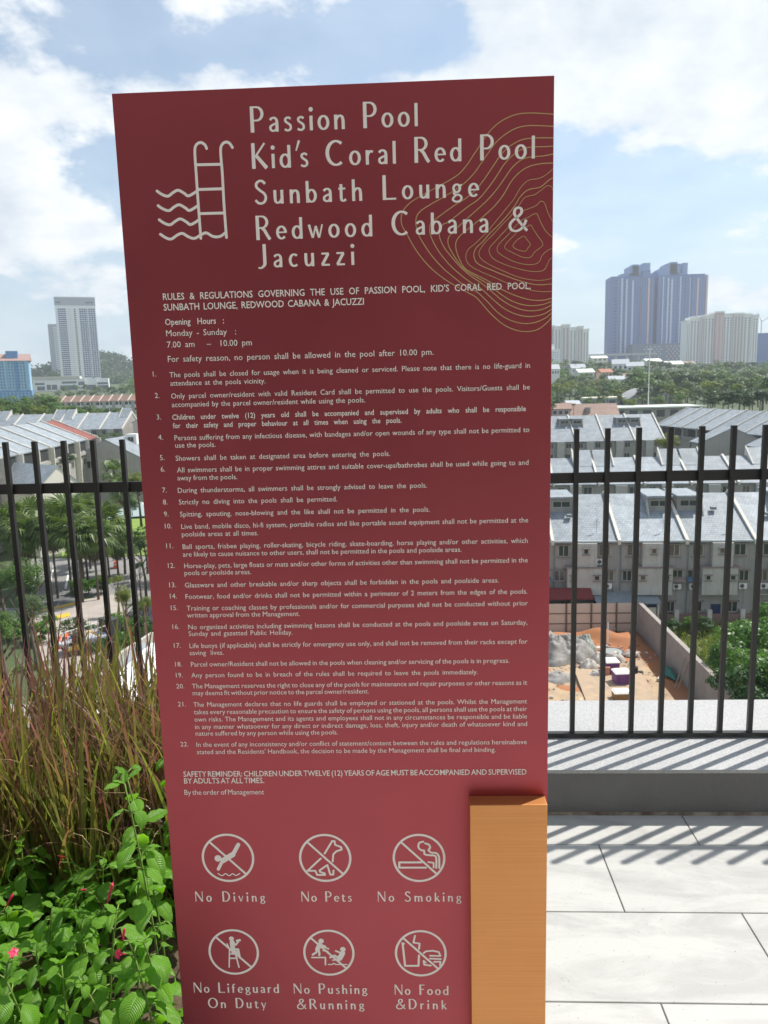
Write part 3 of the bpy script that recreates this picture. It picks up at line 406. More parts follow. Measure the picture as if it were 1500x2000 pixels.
# stroke lettering for the big flared capitals
def arc(cx, cy, rx, ry, a0, a1):
    n = max(6, int(abs(a1-a0)/9)); return [(cx+rx*math.cos(math.radians(a0+(a1-a0)*i/n)), cy+ry*math.sin(math.radians(a0+(a1-a0)*i/n))) for i in range(n+1)]
STEM = ('L', 8, 0, 8, 100, 16, 15)
def st(x, h=56, w=13.5): return ('L', x, 0, x, h, w, w)
ARCH = lambda x: [('C', [(x, 36), (x+7, 47), (x+17, 51.5), (x+26, 46), (x+29, 32)], 13, 8), st(x+29, 33)]
GL = {
'P': (56, [STEM, ('L', 8, 96.5, 27, 96.5, 7, 7), ('E', 26, 71, 24, 25.5, 90, -90, 13.5, 7), ('L', 27, 45.5, 12, 45.5, 7, 7)]),
'R': (62, [STEM, ('L', 8, 96.5, 27, 96.5, 7, 7), ('E', 26, 73, 23, 23.5, 90, -90, 13.5, 7), ('L', 27, 49.5, 12, 49.5, 7, 7), ('C', [(27, 50), (38, 38), (50, 16), (60, 1)], 14, 14)]),
'K': (62, [STEM, ('L', 17, 48, 56, 99, 8, 8.5), ('L', 19, 52, 62, 1, 14, 17)]),
'C': (76, [('E', 42, 50, 36, 46, 50, 308, 16, 8.5)]),
'S': (55, [('C', [(47, 82), (37, 93), (24, 95), (11, 86), (10, 71), (24, 57), (40, 45), (48, 30), (43, 12), (30, 4), (15, 6), (3, 18)], 12, 10)]),
'L': (58, [STEM, ('L', 12, 4, 58, 4, 8, 8)]),
'J': (36, [('L', 27, 100, 27, 26, 15.5, 15.5), ('C', [(27, 30), (26, 14), (18, 4), (8, -1), (-2, 1)], 15.5, 7)]),
'N': (68, [('L', 5, 0, 5, 100, 7, 7), ('L', 7, 96, 62, 3, 14, 14), ('L', 64, 0, 64, 100, 7, 7)]),
'D': (68, [STEM, ('L', 8, 96.5, 25, 96.5, 7, 7), ('E', 24, 50, 38, 46.5, 90, -90, 15, 7), ('L', 25, 3.5, 8, 3.5, 7, 7)]),
'O': (84, [('E', 42, 50, 36, 46, 0, 360, 15, 8)]),
'F': (46, [STEM, ('L', 10, 96, 46, 96, 8, 8), ('L', 10, 54, 40, 54, 8, 8)]),
'&': (80, [('C', [(80, 2), (58, 26), (34, 57), (26, 74), (30, 90), (43, 96), (55, 90), (55, 75), (40, 59), (18, 44), (7, 26), (14, 8), (33, 2), (54, 10), (68, 28), (76, 46)], 12.5, 9)]),
'a': (40, [st(33, 38), ('C', [(5, 45), (13, 52), (24, 53), (32, 45), (33, 34)], 12, 8), ('C', [(33, 32), (19, 28), (7, 20), (8, 8), (18, 3.5), (28, 8), (34, 16)], 11, 8)]),
'b': (46, [st(7, 88), ('E', 24, 27.5, 17, 24, 150, -150, 13, 7.5)]),
'c': (40, [('E', 24, 28, 18, 24.5, 48, 312, 13, 8)]),
'd': (46, [('E', 22, 27.5, 17, 24, 30, 330, 13, 7.5), st(39, 88)]),
'e': (44, [('E', 23.5, 28, 17.5, 24.5, -4, 318, 12.5, 8), ('L', 8, 29, 44, 29, 6.5, 6.5)]),
'f': (30, [st(13, 62), ('C', [(13, 58), (14, 74), (22, 83), (32, 81)], 13, 8), ('L', 1, 52.5, 29, 52.5, 7.5, 7.5)]),
'g': (42, [('E', 20, 37, 13.5, 15.5, 0, 360, 11, 7.5), ('L', 29, 46, 42, 51, 7, 7), ('C', [(13, 24), (8, 17), (15, 12), (32, 9), (40, -2), (33, -14), (17, -17), (4, -10), (7, 1), (17, 8)], 10, 8)]),
'h': (45, [st(7, 88)]+ARCH(8)),
'i': (14, [st(7), ('D', 7, 80, 8.8)]),
'k': (42, [st(7, 88), ('L', 11, 25, 36, 56, 7.5, 7.5), ('L', 16, 32, 42, 0, 12, 13)]),
'l': (14, [st(7, 88)]),
'm': (72, [st(7)]+ARCH(8)+ARCH(36)),
'n': (44, [st(7)]+ARCH(8)),
'o': (46, [('E', 23, 28, 18, 24.5, 0, 360, 13, 8)]),
'r': (30, [st(7), ('C', [(8, 34), (13, 45), (21, 51.5), (31, 49)], 12, 9)]),
's': (33, [('C', [(30, 47), (20, 52.5), (9, 48), (9, 38), (19, 30), (28, 22), (28, 9), (17, 3), (4, 8)], 10.5, 8.5)]),
't': (34, [('L', 14, 14, 14, 70, 13, 13), ('C', [(14, 18), (16, 6), (25, 3), (34, 9)], 13, 8), ('L', 2, 52.5, 32, 52.5, 8, 8)]),
'u': (44, [('L', 7, 22, 7, 56, 13.5, 13.5), ('C', [(7, 25), (9, 10), (18, 4), (29, 9), (36, 20)], 13, 8), st(37)]),
'v': (40, [('L', 3, 56, 20, 1, 13, 9), ('L', 38, 56, 21, 1, 7, 7)]),
'w': (62, [('L', 3, 56, 18, 2, 12, 10), ('L', 19, 2, 31, 48, 7, 7), ('L', 31, 50, 45, 2, 12, 10), ('L', 46, 2, 60, 56, 7, 7)]),
'y': (40, [('L', 3, 56, 21, 3, 13, 9), ('L', 38, 56, 13, -22, 7, 7)]),
'z': (38, [('L', 3, 52, 36, 52, 8.5, 8.5), ('L', 33, 51, 6, 5, 13, 13), ('L', 3, 4.2, 39, 4.2, 8.5, 8.5)]),
"'": (-4, [('L', 2, 64, 16, 104, 6, 11)]),
' ': (34, [])}
def lettering(text, u0, z0, width, cap):
    s = cap/100/1000; HV = .95; adv = sum(GL[c][0] for c in text)*s
    tr = (width/1000-adv)/(len(text)-1); u = u0/1000; z0 /= 1000; mb = MB(); k = 0
    nm = 'heading_word' if cap > 25 else 'caption_word'
    for c in text:
        a, strokes = GL[c]
        if c == ' ' and mb.v: mb.build(nm, m_ink, sign); mb = MB()
        for q in strokes:
            y = -.00022-.000004*k; k += 1
            if q[0] == 'L':
                ribbon([(u+q[1]*s, z0+q[2]*s), (u+q[3]*s, z0+q[4]*s)], [q[5]*s*HV, q[6]*s*HV], y, mb)
            elif q[0] == 'D': disc(u+q[1]*s, z0+q[2]*s, q[3]*s, y, mb)
            else:
                if q[0] == 'E': P = arc(*q[1:7])
                else: P = catmull(q[1], 5)
                tk, tn = q[-2], q[-1]; ws = []
                for i in range(len(P)):
                    p, r = P[max(i-1, 0)], P[min(i+1, len(P)-1)]; l = math.hypot(r[0]-p[0], r[1]-p[1]) or 1
                    ws.append((tn+(tk-tn)*(abs(r[1]-p[1])/l)**1.3)*s*HV)
                if q[0] == 'E' and abs(q[6]-q[5]) >= 360: ws[0] = ws[-1] = tk*s
                ribbon([(u+a_*s, z0+b_*s) for a_, b_ in P], ws, y, mb)
        u += a*s+tr
    return mb.build(nm, m_ink, sign)
for t in TITLE_LINES: lettering(*t)

# pictograms
def pict(name, strokes, ringdata=None):
    mb = MB(); k = 0
    if ringdata:
        _, cu_, cz_, r1_, r2_, bar_ = ringdata; r_ = (r1_+r2_)/2
        P = [(cu_/1000+(r_-1.9)/1000*math.cos(t*math.pi/32), cz_/1000+(r_-1.9)/1000*math.sin(t*math.pi/32)) for t in range(65)]
        ribbon(P, [.0037]*65, -.00020, mb)
        ribbon([(bar_[0]/1000, bar_[1]/1000), (bar_[2]/1000, bar_[3]/1000)], [.0034]*2, -.00021, mb)
    for pts, w_, sm in strokes:
        P = [(a/1000, b/1000) for a, b in pts]; y = -.00024-.000006*k; k += 1; w_ /= 1000
        if P[0] == P[-1] and len(P) == 9:
            cx = sum(p[0] for p in P[:-1])/8; cz = sum(p[1] for p in P[:-1])/8
            disc(cx, cz, math.hypot(P[0][0]-cx, P[0][1]-cz)+w_/2, y, mb, 20); continue
        if sm: ribbon(catmull(P, 6), [w_]*((len(P)-1)*6+1), y, mb)
        else:
            for a, b in zip(P[:-1], P[1:]):
                y -= .000002; ribbon([a, b], [w_, w_], y, mb)
            for p in P[1:-1]: y -= .000002; disc(*p, w_/2, y, mb, 10)
        for p in (P[0], P[-1]): y -= .000002; disc(*p, w_/2, y, mb, 12)
    return mb.build(name, m_ink, sign)
pict('ladder_pictogram', ICONS['ladder'])
for rd in RINGS: pict(rd[0]+'_pictogram', ICONS[rd[0]], rd)

# printed rules, one object per line
def text_mesh(body, cap, width, bold):
    cu_ = bpy.data.curves.new('line', 'FONT'); cu_.body = body; cu_.size = 1; cu_.resolution_u = 2
    cu_.space_character = 1.0
    cu_.offset = .010 if bold else .0
    ob = bpy.data.objects.new('line', cu_); COL.objects.link(ob)
    dg = bpy.context.evaluated_depsgraph_get()
    def wid():
        bpy.context.view_layer.update(); e = ob.evaluated_get(dg); bb = [v[0] for v in e.bound_box]; return max(bb)-min(bb)
    s = cap/1000/.690; sx = s*(.87 if bold else .975)
    if width:
        w1 = wid(); nsp = body.count(' ')
        if nsp:
            cu_.space_word = 2.0; w2 = wid(); k = (w2-w1) or 1
            sw = 1+(width/1000/sx-w1)/k; sw = min(3.2, max(.62, sw)); cu_.space_word = sw; w3 = wid()
        else: w3 = w1
        sx = width/1000/w3
    bpy.context.view_layer.update()
    me = bpy.data.meshes.new_from_object(ob.evaluated_get(dg)); bpy.data.objects.remove(ob)
    n = len(me.vertices); co = np.empty(n*3, np.float32); me.vertices.foreach_get('co', co); co = co.reshape(-1, 3)
    x0 = co[:, 0].min() if n else 0
    out = np.stack([(co[:, 0]-x0)*sx, np.zeros(n), co[:, 1]*s], 1)
    me.vertices.foreach_set('co', out.astype(np.float32).ravel()); me.materials.clear(); me.materials.append(m_ink); me.update()
    return me
for body, u, z, wd, cap, bold in TEXT_LINES:
    ob = link('rule_number' if wd == 0 else 'rule_text', text_mesh(body, cap, wd, bold), sign, (u/1000, -.00045, z/1000))

# copper corner piece
def coppermat():
    m = mat('brushed_copper', (.72, .36, .16), .42, metal=.75, spec=.5)
    nt = m.node_tree; b = nt.nodes['Principled BSDF']; t = N(nt.nodes, 'ShaderNodeTexCoord')
    mp = N(nt.nodes, 'ShaderNodeMapping'); mp.inputs['Scale'].default_value = (4, 4, 420); nt.links.new(t.outputs['Object'], mp.inputs['Vector'])
    n = N(nt.nodes, 'ShaderNodeTexNoise', i_Scale=1.0, i_Detail=5); nt.links.new(mp.outputs[0], n.inputs['Vector'])
    n2 = N(nt.nodes, 'ShaderNodeTexNoise', i_Scale=9.0, i_Detail=6); nt.links.new(t.outputs['Object'], n2.inputs['Vector'])
    mx = N(nt.nodes, 'ShaderNodeMix', data_type='RGBA'); s_ = mth(nt.nodes, nt.links, 'ADD', mth(nt.nodes, nt.links, 'MULTIPLY', n.outputs['Fac'], .6), mth(nt.nodes, nt.links, 'MULTIPLY', n2.outputs['Fac'], .4))
    nt.links.new(s_, mx.inputs['Factor']); mx.inputs[6].default_value = (.56, .225, .07, 1); mx.inputs[7].default_value = (.86, .41, .155, 1)
    nt.links.new(mx.outputs[2], b.inputs['Base Color'])
    bp = N(nt.nodes, 'ShaderNodeBump', i_Strength=.12); bp.inputs['Distance'].default_value = .002; nt.links.new(n.outputs['Fac'], bp.inputs['Height']); nt.links.new(bp.outputs[0], b.inputs['Normal'])
    return m
m_copper = coppermat()
cu0, cu1 = .0662+.41162, .1838+.41162
cb = MB().box(cu0, cu1, -.0275, -.0004, .0, .7465)
co_ = cb.build('copper_post', m_copper, sign)
bev = co_.modifiers.new('edge', 'BEVEL'); bev.width = .0008; bev.segments = 2
MB().box(.05, .55, TH+.0005, .075, 0, 1.70).build('back_frame', mat('sign_back', (.05, .045, .045), .6), sign)
# ------------------------------------------------------------------ planter and its plants
m_soil = mat('soil', (.06, .04, .028), .95, noise=(14, 1, (.12, .08, .05)), bump=(30, .8))
m_plw = mat('planter_stone', (.45, .44, .42), .8, bump=(30, .2))
planter = MB().box(-5, -.415, .55, YC0-.004, .0, .17).build('planter', m_plw); tag(planter, 'low stone planter bed full of grass and flowers left of the sign', 'planter')
ng = 40; V = []; rs = random.Random(5)
for j in range(ng+1):
    for i in range(ng+1): V.append((-4.94+(4.515)*i/ng, .60+(YC0-.66)*j/ng, .172+rs.random()*.018))
F4 = np.array([(j*(ng+1)+i, j*(ng+1)+i+1, (j+1)*(ng+1)+i+1, (j+1)*(ng+1)+i) for j in range(ng) for i in range(ng)])
link('soil', np_mesh('soil', np.array(V), F4, m_soil), planter)

def blades(name, n, region, zbase, lrange, wrange, seed, m, lean=.35, curl=.5):
    r = np.random.default_rng(seed); S = 7
    V = np.zeros((n, S+1, 2, 3)); UV = np.zeros((n, S+1, 2, 2))
    bx, by = region(r, n)
    L = lrange[0]+(lrange[1]-lrange[0])*r.random(n)**1.5; W = r.uniform(*wrange, n); az = r.uniform(0, 2*math.pi, n)
    tilt = np.abs(r.normal(0, lean, n)); cv_ = np.abs(r.normal(0, curl, n)); twist = r.uniform(0, math.pi, n)
    x = bx.copy(); y = by.copy(); z = np.full(n, zbase)
    dx, dy = np.cos(az), np.sin(az); sh_ = r.random(n)
    for k in range(S+1):
        t = k/S
        w_ = W*.5*np.minimum(1, .55+1.3*t)*np.clip((1-t)*2.6, .03, 1)
        tw = twist+t*1.0
        sx, sy = -dy*np.cos(tw)+dx*np.sin(tw)*.6, dx*np.cos(tw)+dy*np.sin(tw)*.6
        V[:, k, 0] = np.stack([x-sx*w_, y-sy*w_, z], 1); V[:, k, 1] = np.stack([x+sx*w_, y+sy*w_, z], 1)
        UV[:, k, 0] = np.stack([sh_, np.full(n, t)], 1); UV[:, k, 1] = UV[:, k, 0]
        a = tilt+cv_*t*t*1.3; st_ = L/S
        x = x+dx*np.sin(a)*st_; y = y+dy*np.sin(a)*st_; z = z+np.cos(a)*st_
    idx = np.arange(n*(S+1)*2).reshape(n, S+1, 2)
    Fq = np.stack([idx[:, :-1, 0], idx[:, :-1, 1], idx[:, 1:, 1], idx[:, 1:, 0]], -1).reshape(-1, 4)
    uv = UV.reshape(-1, 2)[Fq.ravel()]
    return np_mesh(name, V.reshape(-1, 3), Fq, m, uv, smooth=True)
def grassmat():
    m = leafmat('fountain_grass', (.1, .1, .02), (.1, .1, .02), trans=.52, rough=.32, spec=.7, tcol=(1.5, 1.45, .8))
    nt = m.node_tree; b = nt.nodes['Principled BSDF']
    uv = N(nt.nodes, 'ShaderNodeUVMap'); sp = N(nt.nodes, 'ShaderNodeSeparateXYZ'); nt.links.new(uv.outputs[0], sp.inputs[0])
    cr = N(nt.nodes, 'ShaderNodeValToRGB'); e = cr.color_ramp; e.elements[0].position = 0; e.elements[0].color = (.24, .31, .07, 1)
    e.elements[1].position = 1; e.elements[1].color = (.25, .10, .14, 1)
    for p, c in ((.36, (.25, .31, .075)), (.60, (.22, .20, .07)), (.80, (.19, .085, .085))): x = e.elements.new(p); x.color = (*c, 1)
    s_ = mth(nt.nodes, nt.links, 'ADD', mth(nt.nodes, nt.links, 'MULTIPLY', sp.outputs[1], .8), mth(nt.nodes, nt.links, 'MULTIPLY', mth(nt.nodes, nt.links, 'SUBTRACT', sp.outputs[0], .4), .55), True)
    nt.links.new(s_, cr.inputs[0])
    for l in list(b.inputs['Base Color'].links): nt.links.remove(l)
    nt.links.new(cr.outputs[0], b.inputs['Base Color'])
    tm = [n for n in nt.nodes if n.type == 'MIX' and n.blend_type == 'MULTIPLY'][0]
    for l in list(tm.inputs[6].links): nt.links.remove(l)
    nt.links.new(cr.outputs[0], tm.inputs[6]); return m
m_grass = grassmat()
def tufts(cs, spread):
    def f(r, n):
        c = np.array(cs)[r.integers(0, len(cs), n)]; a = r.uniform(0, 2*math.pi, n); q = np.sqrt(r.random(n))*spread
        return c[:, 0]+np.cos(a)*q, c[:, 1]+np.sin(a)*q
    return f
TUFT = [(-.62, 1.80), (-.80, 1.95), (-.98, 1.76), (-.78, 1.68), (-1.15, 1.98), (-1.30, 1.68), (-.60, 2.02), (-.95, 2.10), (-1.55, 1.9), (-1.1, 1.62), (-1.8, 1.7), (-2.1, 1.95), (-1.45, 1.6), (-.50, 1.95), (-.52, 1.72)]
g1 = link('fountain_grass', blades('fountain_grass', 4300, tufts(TUFT, .16), .175, (.24, .64), (.006, .0135), 3, m_grass, .20, .45))
tag(g1, 'dense purple-tipped fountain grass between the railing and the flowering plants', 'grass', kind='stuff')
g2 = link('dry_grass', blades('dry_grass', 1700, tufts(TUFT, .17), .175, (.25, .55), (.002, .005), 9, mat('straw', (.42, .32, .17), .6, noise=(3, 1, (.30, .15, .10))), .35, .75), None)
tag(g2, 'thin straw-coloured dry blades among the fountain grass', 'grass', kind='stuff')

# leafy flowering plants: every leaf and flower its own mesh
def plantleaf():
    m = leafmat('garden_leaf', (.13, .31, .03), (.23, .44, .055), trans=.45, rough=.34, spec=.5, scale=9, tcol=(1.5, 1.7, .5))
    nt = m.node_tree; b = nt.nodes['Principled BSDF']
    uv = N(nt.nodes, 'ShaderNodeUVMap'); sp = N(nt.nodes, 'ShaderNodeSeparateXYZ'); nt.links.new(uv.outputs[0], sp.inputs[0])
    ax = mth(nt.nodes, nt.links, 'ABSOLUTE', sp.outputs[0]); ph = mth(nt.nodes, nt.links, 'SUBTRACT', sp.outputs[1], mth(nt.nodes, nt.links, 'MULTIPLY', ax, .16))
    sn = mth(nt.nodes, nt.links, 'SINE', mth(nt.nodes, nt.links, 'MULTIPLY', ph, 56)); v = mth(nt.nodes, nt.links, 'POWER', mth(nt.nodes, nt.links, 'ABSOLUTE', sn), .6)
    mid = mth(nt.nodes, nt.links, 'MULTIPLY', ax, 9, True); hh = mth(nt.nodes, nt.links, 'MULTIPLY', v, mid)
    bp = N(nt.nodes, 'ShaderNodeBump', i_Strength=.7); bp.inputs['Distance'].default_value = .0016
    nt.links.new(hh, bp.inputs['Height']); nt.links.new(bp.outputs[0], b.inputs['Normal']); return m
m_leaf = plantleaf()
def leaf_mesh(name, length, width, droop, fold, seed):
    r = random.Random(seed); nu, nv = 6, 9; V = []; UVv = []
    for j in range(nv+1):
        t = j/nv; wv_ = width*.5*(math.sin(math.pi*min(1, t**.82))**.75)*(1-.25*t) if 0 < t < 1 else .0006
        pt = t*length
        for i in range(nu+1):
            s = (i/nu)*2-1; ruf = .05*math.sin(t*19+s*2+seed)*abs(s)*width
            V.append((s*wv_, pt*math.cos(droop*t), -pt*math.sin(droop*t)*.8 + fold*abs(s)*wv_ - .35*abs(s)**2.4*wv_ + ruf)); UVv.append((s, t))
    Fq = np.array([(j*(nu+1)+i, j*(nu+1)+i+1, (j+1)*(nu+1)+i+1, (j+1)*(nu+1)+i) for j in range(nv) for i in range(nu)])
    return np_mesh(name, np.array(V), Fq, m_leaf, np.array(UVv)[Fq.ravel()], smooth=True)
LEAVES = [leaf_mesh('leaf', .062, .040, .35, .25, 1), leaf_mesh('leaf', .068, .036, .75, .35, 2), leaf_mesh('leaf', .055, .037, .1, .45, 3), leaf_mesh('leaf', .064, .042, 1.0, .2, 4)]
m_stem = mat('green_stem', (.16, .26, .05), .5)
m_red = leafmat('red_petal', (.68, .03, .09), (.80, .07, .17), trans=.3, rough=.4, tcol=(1.3, .8, .8))
def bud_mesh():
    mb = MB(); mb.tube([(0, 0, 0), (0, 0, .006), (0, .001, .016), (0, .003, .030), (0, .005, .038), (0, .006, .043)], .0011, 7)
    R = [.0012, .0016, .0022, .0030, .0032, .0006]
    for i in range(6):
        for j in range(7):
            v = mb.v[i*7+j]; c = ((0, 0, 0), (0, 0, .006), (0, .001, .016), (0, .003, .030), (0, .005, .038), (0, .006, .043))[i]
            mb.v[i*7+j] = tuple(c[a]+(v[a]-c[a])*R[i]/.0011 for a in range(3))
    return mb.mesh('bud', m_red, True)
BUD = bud_mesh()
def petals_mesh():
    mb = MB()
    for k in range(5):
        a = k*2*math.pi/5; c, s = math.cos(a), math.sin(a); P = [(0, 0, 0), (.006, -.005, .004), (.013, -.006, .005), (.017, 0, .002), (.013, .006, .005), (.006, .005, .004)]
        mb.poly([(x*c-y*s, x*s+y*c, z+.02) for x, y, z in P])
    mb.tube([(0, 0, -.012), (0, 0, .021)], .0022, 6); return mb.mesh('flower', m_red)
FLOWER = petals_mesh()
rp = random.Random(21); PL = []
spots = []
for gy in range(6):
    for gx in range(11):
        x, y = -.45-gx*.085+rp.uniform(-.03, .03), 1.13+gy*.088+rp.uniform(-.03, .03)
        spots.append((x, y))
spots += [(-.86, 1.04), (-.98, .98), (-.95, 1.08), (-1.1, 1.02), (-.78, 1.07)]
for i, (x, y) in enumerate(spots):
    hgt = rp.uniform(.13, .24) + (.24 if x > -.57 and y > 1.3 else .10 if x > -.62 and y > 1.2 else .04 if x > -.7 else 0)
    lab = ('low veined-leaved plant with red buds, ' if i % 3 == 0 else 'low veined-leaved green plant, ')+(f'{ORD[i % 11] if i < 66 else ORD[i-66]} from the sign in the {ORD[i//11] if i < 66 else "front"} line')
    t = thing('flowering_plant', lab, 'plant', (x, y, .172), rp.uniform(0, 6.28), 'leafy red-flowered plants in the planter')
    lean = (rp.uniform(-.05, .05), rp.uniform(-.05, .05))
    ns = 8; pts = [(lean[0]*(k/ns)**1.6, lean[1]*(k/ns)**1.6, hgt*k/ns) for k in range(ns+1)]
    stm = MB().tube(pts, .0028, 6, r1=.0014)
    for k in range(2, ns+1):
        for s in (0, 1):
            a = k*math.pi/2+s*math.pi+rp.uniform(-.4, .4); sc = (.50+.44*math.sin(k/ns*2.6))*rp.uniform(.75, 1.2)
            if k == ns: sc *= .62
            p = Vector(pts[k]); q = p+Vector((-math.sin(a), math.cos(a), .5))*.012; stm.tube([p, q], .0013, 5)
            link('leaf', LEAVES[rp.randrange(4)], t, q, (rp.uniform(-.15, .55) if k == ns else rp.uniform(-.55, .25), rp.uniform(-.3, .3), a), sc)
    if k:
        for e in range(2):
            a = rp.uniform(0, 6.28); link('leaf', LEAVES[2], t, (pts[-1][0], pts[-1][1], pts[-1][2]), (rp.uniform(.6, 1.0), 0, a), rp.uniform(.35, .5))
    if i % 3 == 0:
        a = rp.uniform(0, 6.28); p = Vector(pts[-1]); q = p+Vector((math.cos(a)*.05, math.sin(a)*.05, rp.uniform(.04, .075)))
        stm.tube([p, (p+q)/2+Vector((0, 0, .012)), q], .0012, 5)
        if i % 9 == 3: link('flower', FLOWER, t, q, (rp.uniform(-.9, .9), rp.uniform(-.9, .9), 0), .5)
        else: link('flower_bud', BUD, t, q, (rp.uniform(-.9, .9), rp.uniform(.2, .9), a), rp.uniform(.6, 1.1))
    stm.build('stem', m_stem, t, smooth=True)

# ------------------------------------------------------------------ trees
def crown_mesh(name, rx, ry, rz, nb, nl, size, seed, m, flat=.5):
    r = np.random.default_rng(seed)
    c = r.normal(0, 1, (nb, 3)); c /= np.linalg.norm(c, axis=1)[:, None]; c *= (r.random(nb)**.45)[:, None]*.72
    br = r.uniform(.22, .42, nb)
    k = r.integers(0, nb, nl); d = r.normal(0, 1, (nl, 3)); d /= np.linalg.norm(d, axis=1)[:, None]
    d[:, 2] = np.where(d[:, 2] < -.3, -d[:, 2], d[:, 2])
    p = c[k]+d*(br[k]*(r.random(nl)**.25))[:, None]
    p *= np.array([rx, ry, rz])
    nrm = d+r.normal(0, .45, (nl, 3)); nrm[:, 2] += flat; nrm /= np.linalg.norm(nrm, axis=1)[:, None]
    a = r.normal(0, 1, (nl, 3)); u = np.cross(nrm, a); u /= np.linalg.norm(u, axis=1)[:, None]; w_ = np.cross(nrm, u)
    s = (size*r.uniform(.6, 1.3, nl))[:, None]
    V = np.stack([p-u*s, p-w_*s*.55, p+u*s, p+w_*s*.55], 1).reshape(-1, 3)
    return np_mesh(name, V, np.arange(nl*4).reshape(-1, 4), m)
m_bark = mat('bark', (.13, .10, .075), .9, bump=(12, .6))
m_f1 = leafmat('foliage_dark', (.018, .050, .014), (.045, .095, .022), trans=.25, rough=.55, scale=.25)
m_f2 = leafmat('foliage_mid', (.045, .100, .020), (.110, .190, .035), trans=.3, rough=.55, scale=.25)
m_f3 = leafmat('foliage_yellow', (.090, .135, .020), (.19, .22, .03), trans=.35, rough=.55, scale=.3)
m_f4 = leafmat('foliage_grey', (.07, .105, .045), (.14, .19, .07), trans=.25, rough=.6, scale=.3)
FM = [m_f1, m_f2, m_f3, m_f4]
CR_FAR = [[crown_mesh('crown', 1, 1, .78, 13, 800, .078, 10*i+j, FM[i]) for j in range(3)] for i in range(4)]
CR_NEAR = [[crown_mesh('crown', 1, 1, .85, 26, 8000, .030, 100+10*i+j, FM[i]) for j in range(2)] for i in range(4)]
def trunk_mesh(h, r, seed, limbs=4):
    q = random.Random(seed); mb = MB(); mb.tube([(0, 0, -.3), (q.uniform(-.03, .03)*h, 0, h*.4), (q.uniform(-.05, .05)*h, q.uniform(-.05, .05)*h, h)], r, 7, r1=r*.45)
    for k in range(limbs):
        a = k*2.4+q.random(); z = h*q.uniform(.45, .8)
        mb.tube([(0, 0, z), (math.cos(a)*h*.18, math.sin(a)*h*.18, z+h*.18), (math.cos(a)*h*.34, math.sin(a)*h*.34, z+h*.42)], r*.4, 5, r1=r*.12)
    return mb.mesh('trunk', m_bark, True)
TR = [trunk_mesh(1, .035, s) for s in range(3)]
rt = random.Random(4)
KIND = [('dark green', 'dark'), ('leafy green', 'mid green'), ('yellow-green', 'yellow-green'), ('grey-green', 'greyish green')]
def tree(pos, h, rad, kind, label, group=None, near=False, zr=None, name='tree'):
    t = thing(name, label, 'tree', pos, rt.uniform(0, 6.28), group)
    cr = (CR_NEAR if near else CR_FAR)[kind][rt.randrange(2 if near else 3)]
    zr = zr or rad*.8
    link('crown', cr, t, (0, 0, h-zr*.9), None, (rad, rad*rt.uniform(.85, 1.1), zr))
    link('trunk', TR[rt.randrange(3)], t, (0, 0, 0), None, (h*.8, h*.8, max(.5, h-zr*1.1)))
    return t
def tree_px(px, py_base, py_top, Y, kind, label, group=None, wpx=None, near=False, name='tree'):
    b = D(px, py_base, Y); tp = D(px, py_top, Y); h = tp.z-b.z
    rad = (wpx/2*Y/FPX*1.02) if wpx else h*.5
    return tree(b, h, rad, kind, label, group, near, zr=min(rad*.95, h*.55), name=name)

# fan palms
m_frond = leafmat('palm_frond', (.055, .105, .022), (.14, .19, .045), trans=.28, rough=.4, scale=.8)
m_deadfrond = leafmat('palm_skirt', (.10, .085, .04), (.17, .14, .07), trans=.2, rough=.7, scale=.8)
def frond_mesh(m, seed):
    mb = MB(); q = random.Random(seed); mb.tube([(0, 0, 0), (0, .7, .10)], .02, 4, r1=.014)
    for k in range(17):
        a = (k-8)/8*1.75+q.uniform(-.04, .04); L = .95*math.cos(a*.38)*q.uniform(.88, 1.05); w_ = .045
        dx, dy = math.sin(a), math.cos(a); px_, py_ = dy, -dx; b = Vector((0, .68, .10)); z1, z2 = -.02, -.42*q.uniform(.7, 1.3)
        p1 = b+Vector((dx*L*.55, dy*L*.55, z1)); p2 = b+Vector((dx*L*.92, dy*L*.92, z2))
        mb.poly([b, p1-Vector((px_*w_, py_*w_, 0)), p1+Vector((px_*w_, py_*w_, 0))]); mb.poly([p1-Vector((px_*w_, py_*w_, 0)), p2, p1+Vector((px_*w_, py_*w_, 0))])
    return mb.mesh('frond', m)
FR = [frond_mesh(m_frond, s) for s in range(3)]; FRD = frond_mesh(m_deadfrond, 9)
def palm(pos, h, s, label, group=None, n=26, dead=8):
    t = thing('fan_palm', label, 'palm tree', pos, rt.uniform(0, 6.28), group)
    MB().tube([(0, 0, -.3), (.05, 0, h*.5), (0, .04, h)], .16, 8, r1=.11).build('trunk', m_bark, t, smooth=True)
    for k in range(n):
        a = k*2.39996; el = 1.25-2.0*(k/n)+rt.uniform(-.12, .12)
        link('frond', FR[k % 3], t, (0, 0, h), (el, rt.uniform(-.2, .2), a), s*rt.uniform(.85, 1.1))
    for k in range(dead):
        link('dry_frond', FRD, t, (0, 0, h-.15), (-1.25-rt.uniform(0, .3), 0, k*.8), s*.85)
    return t
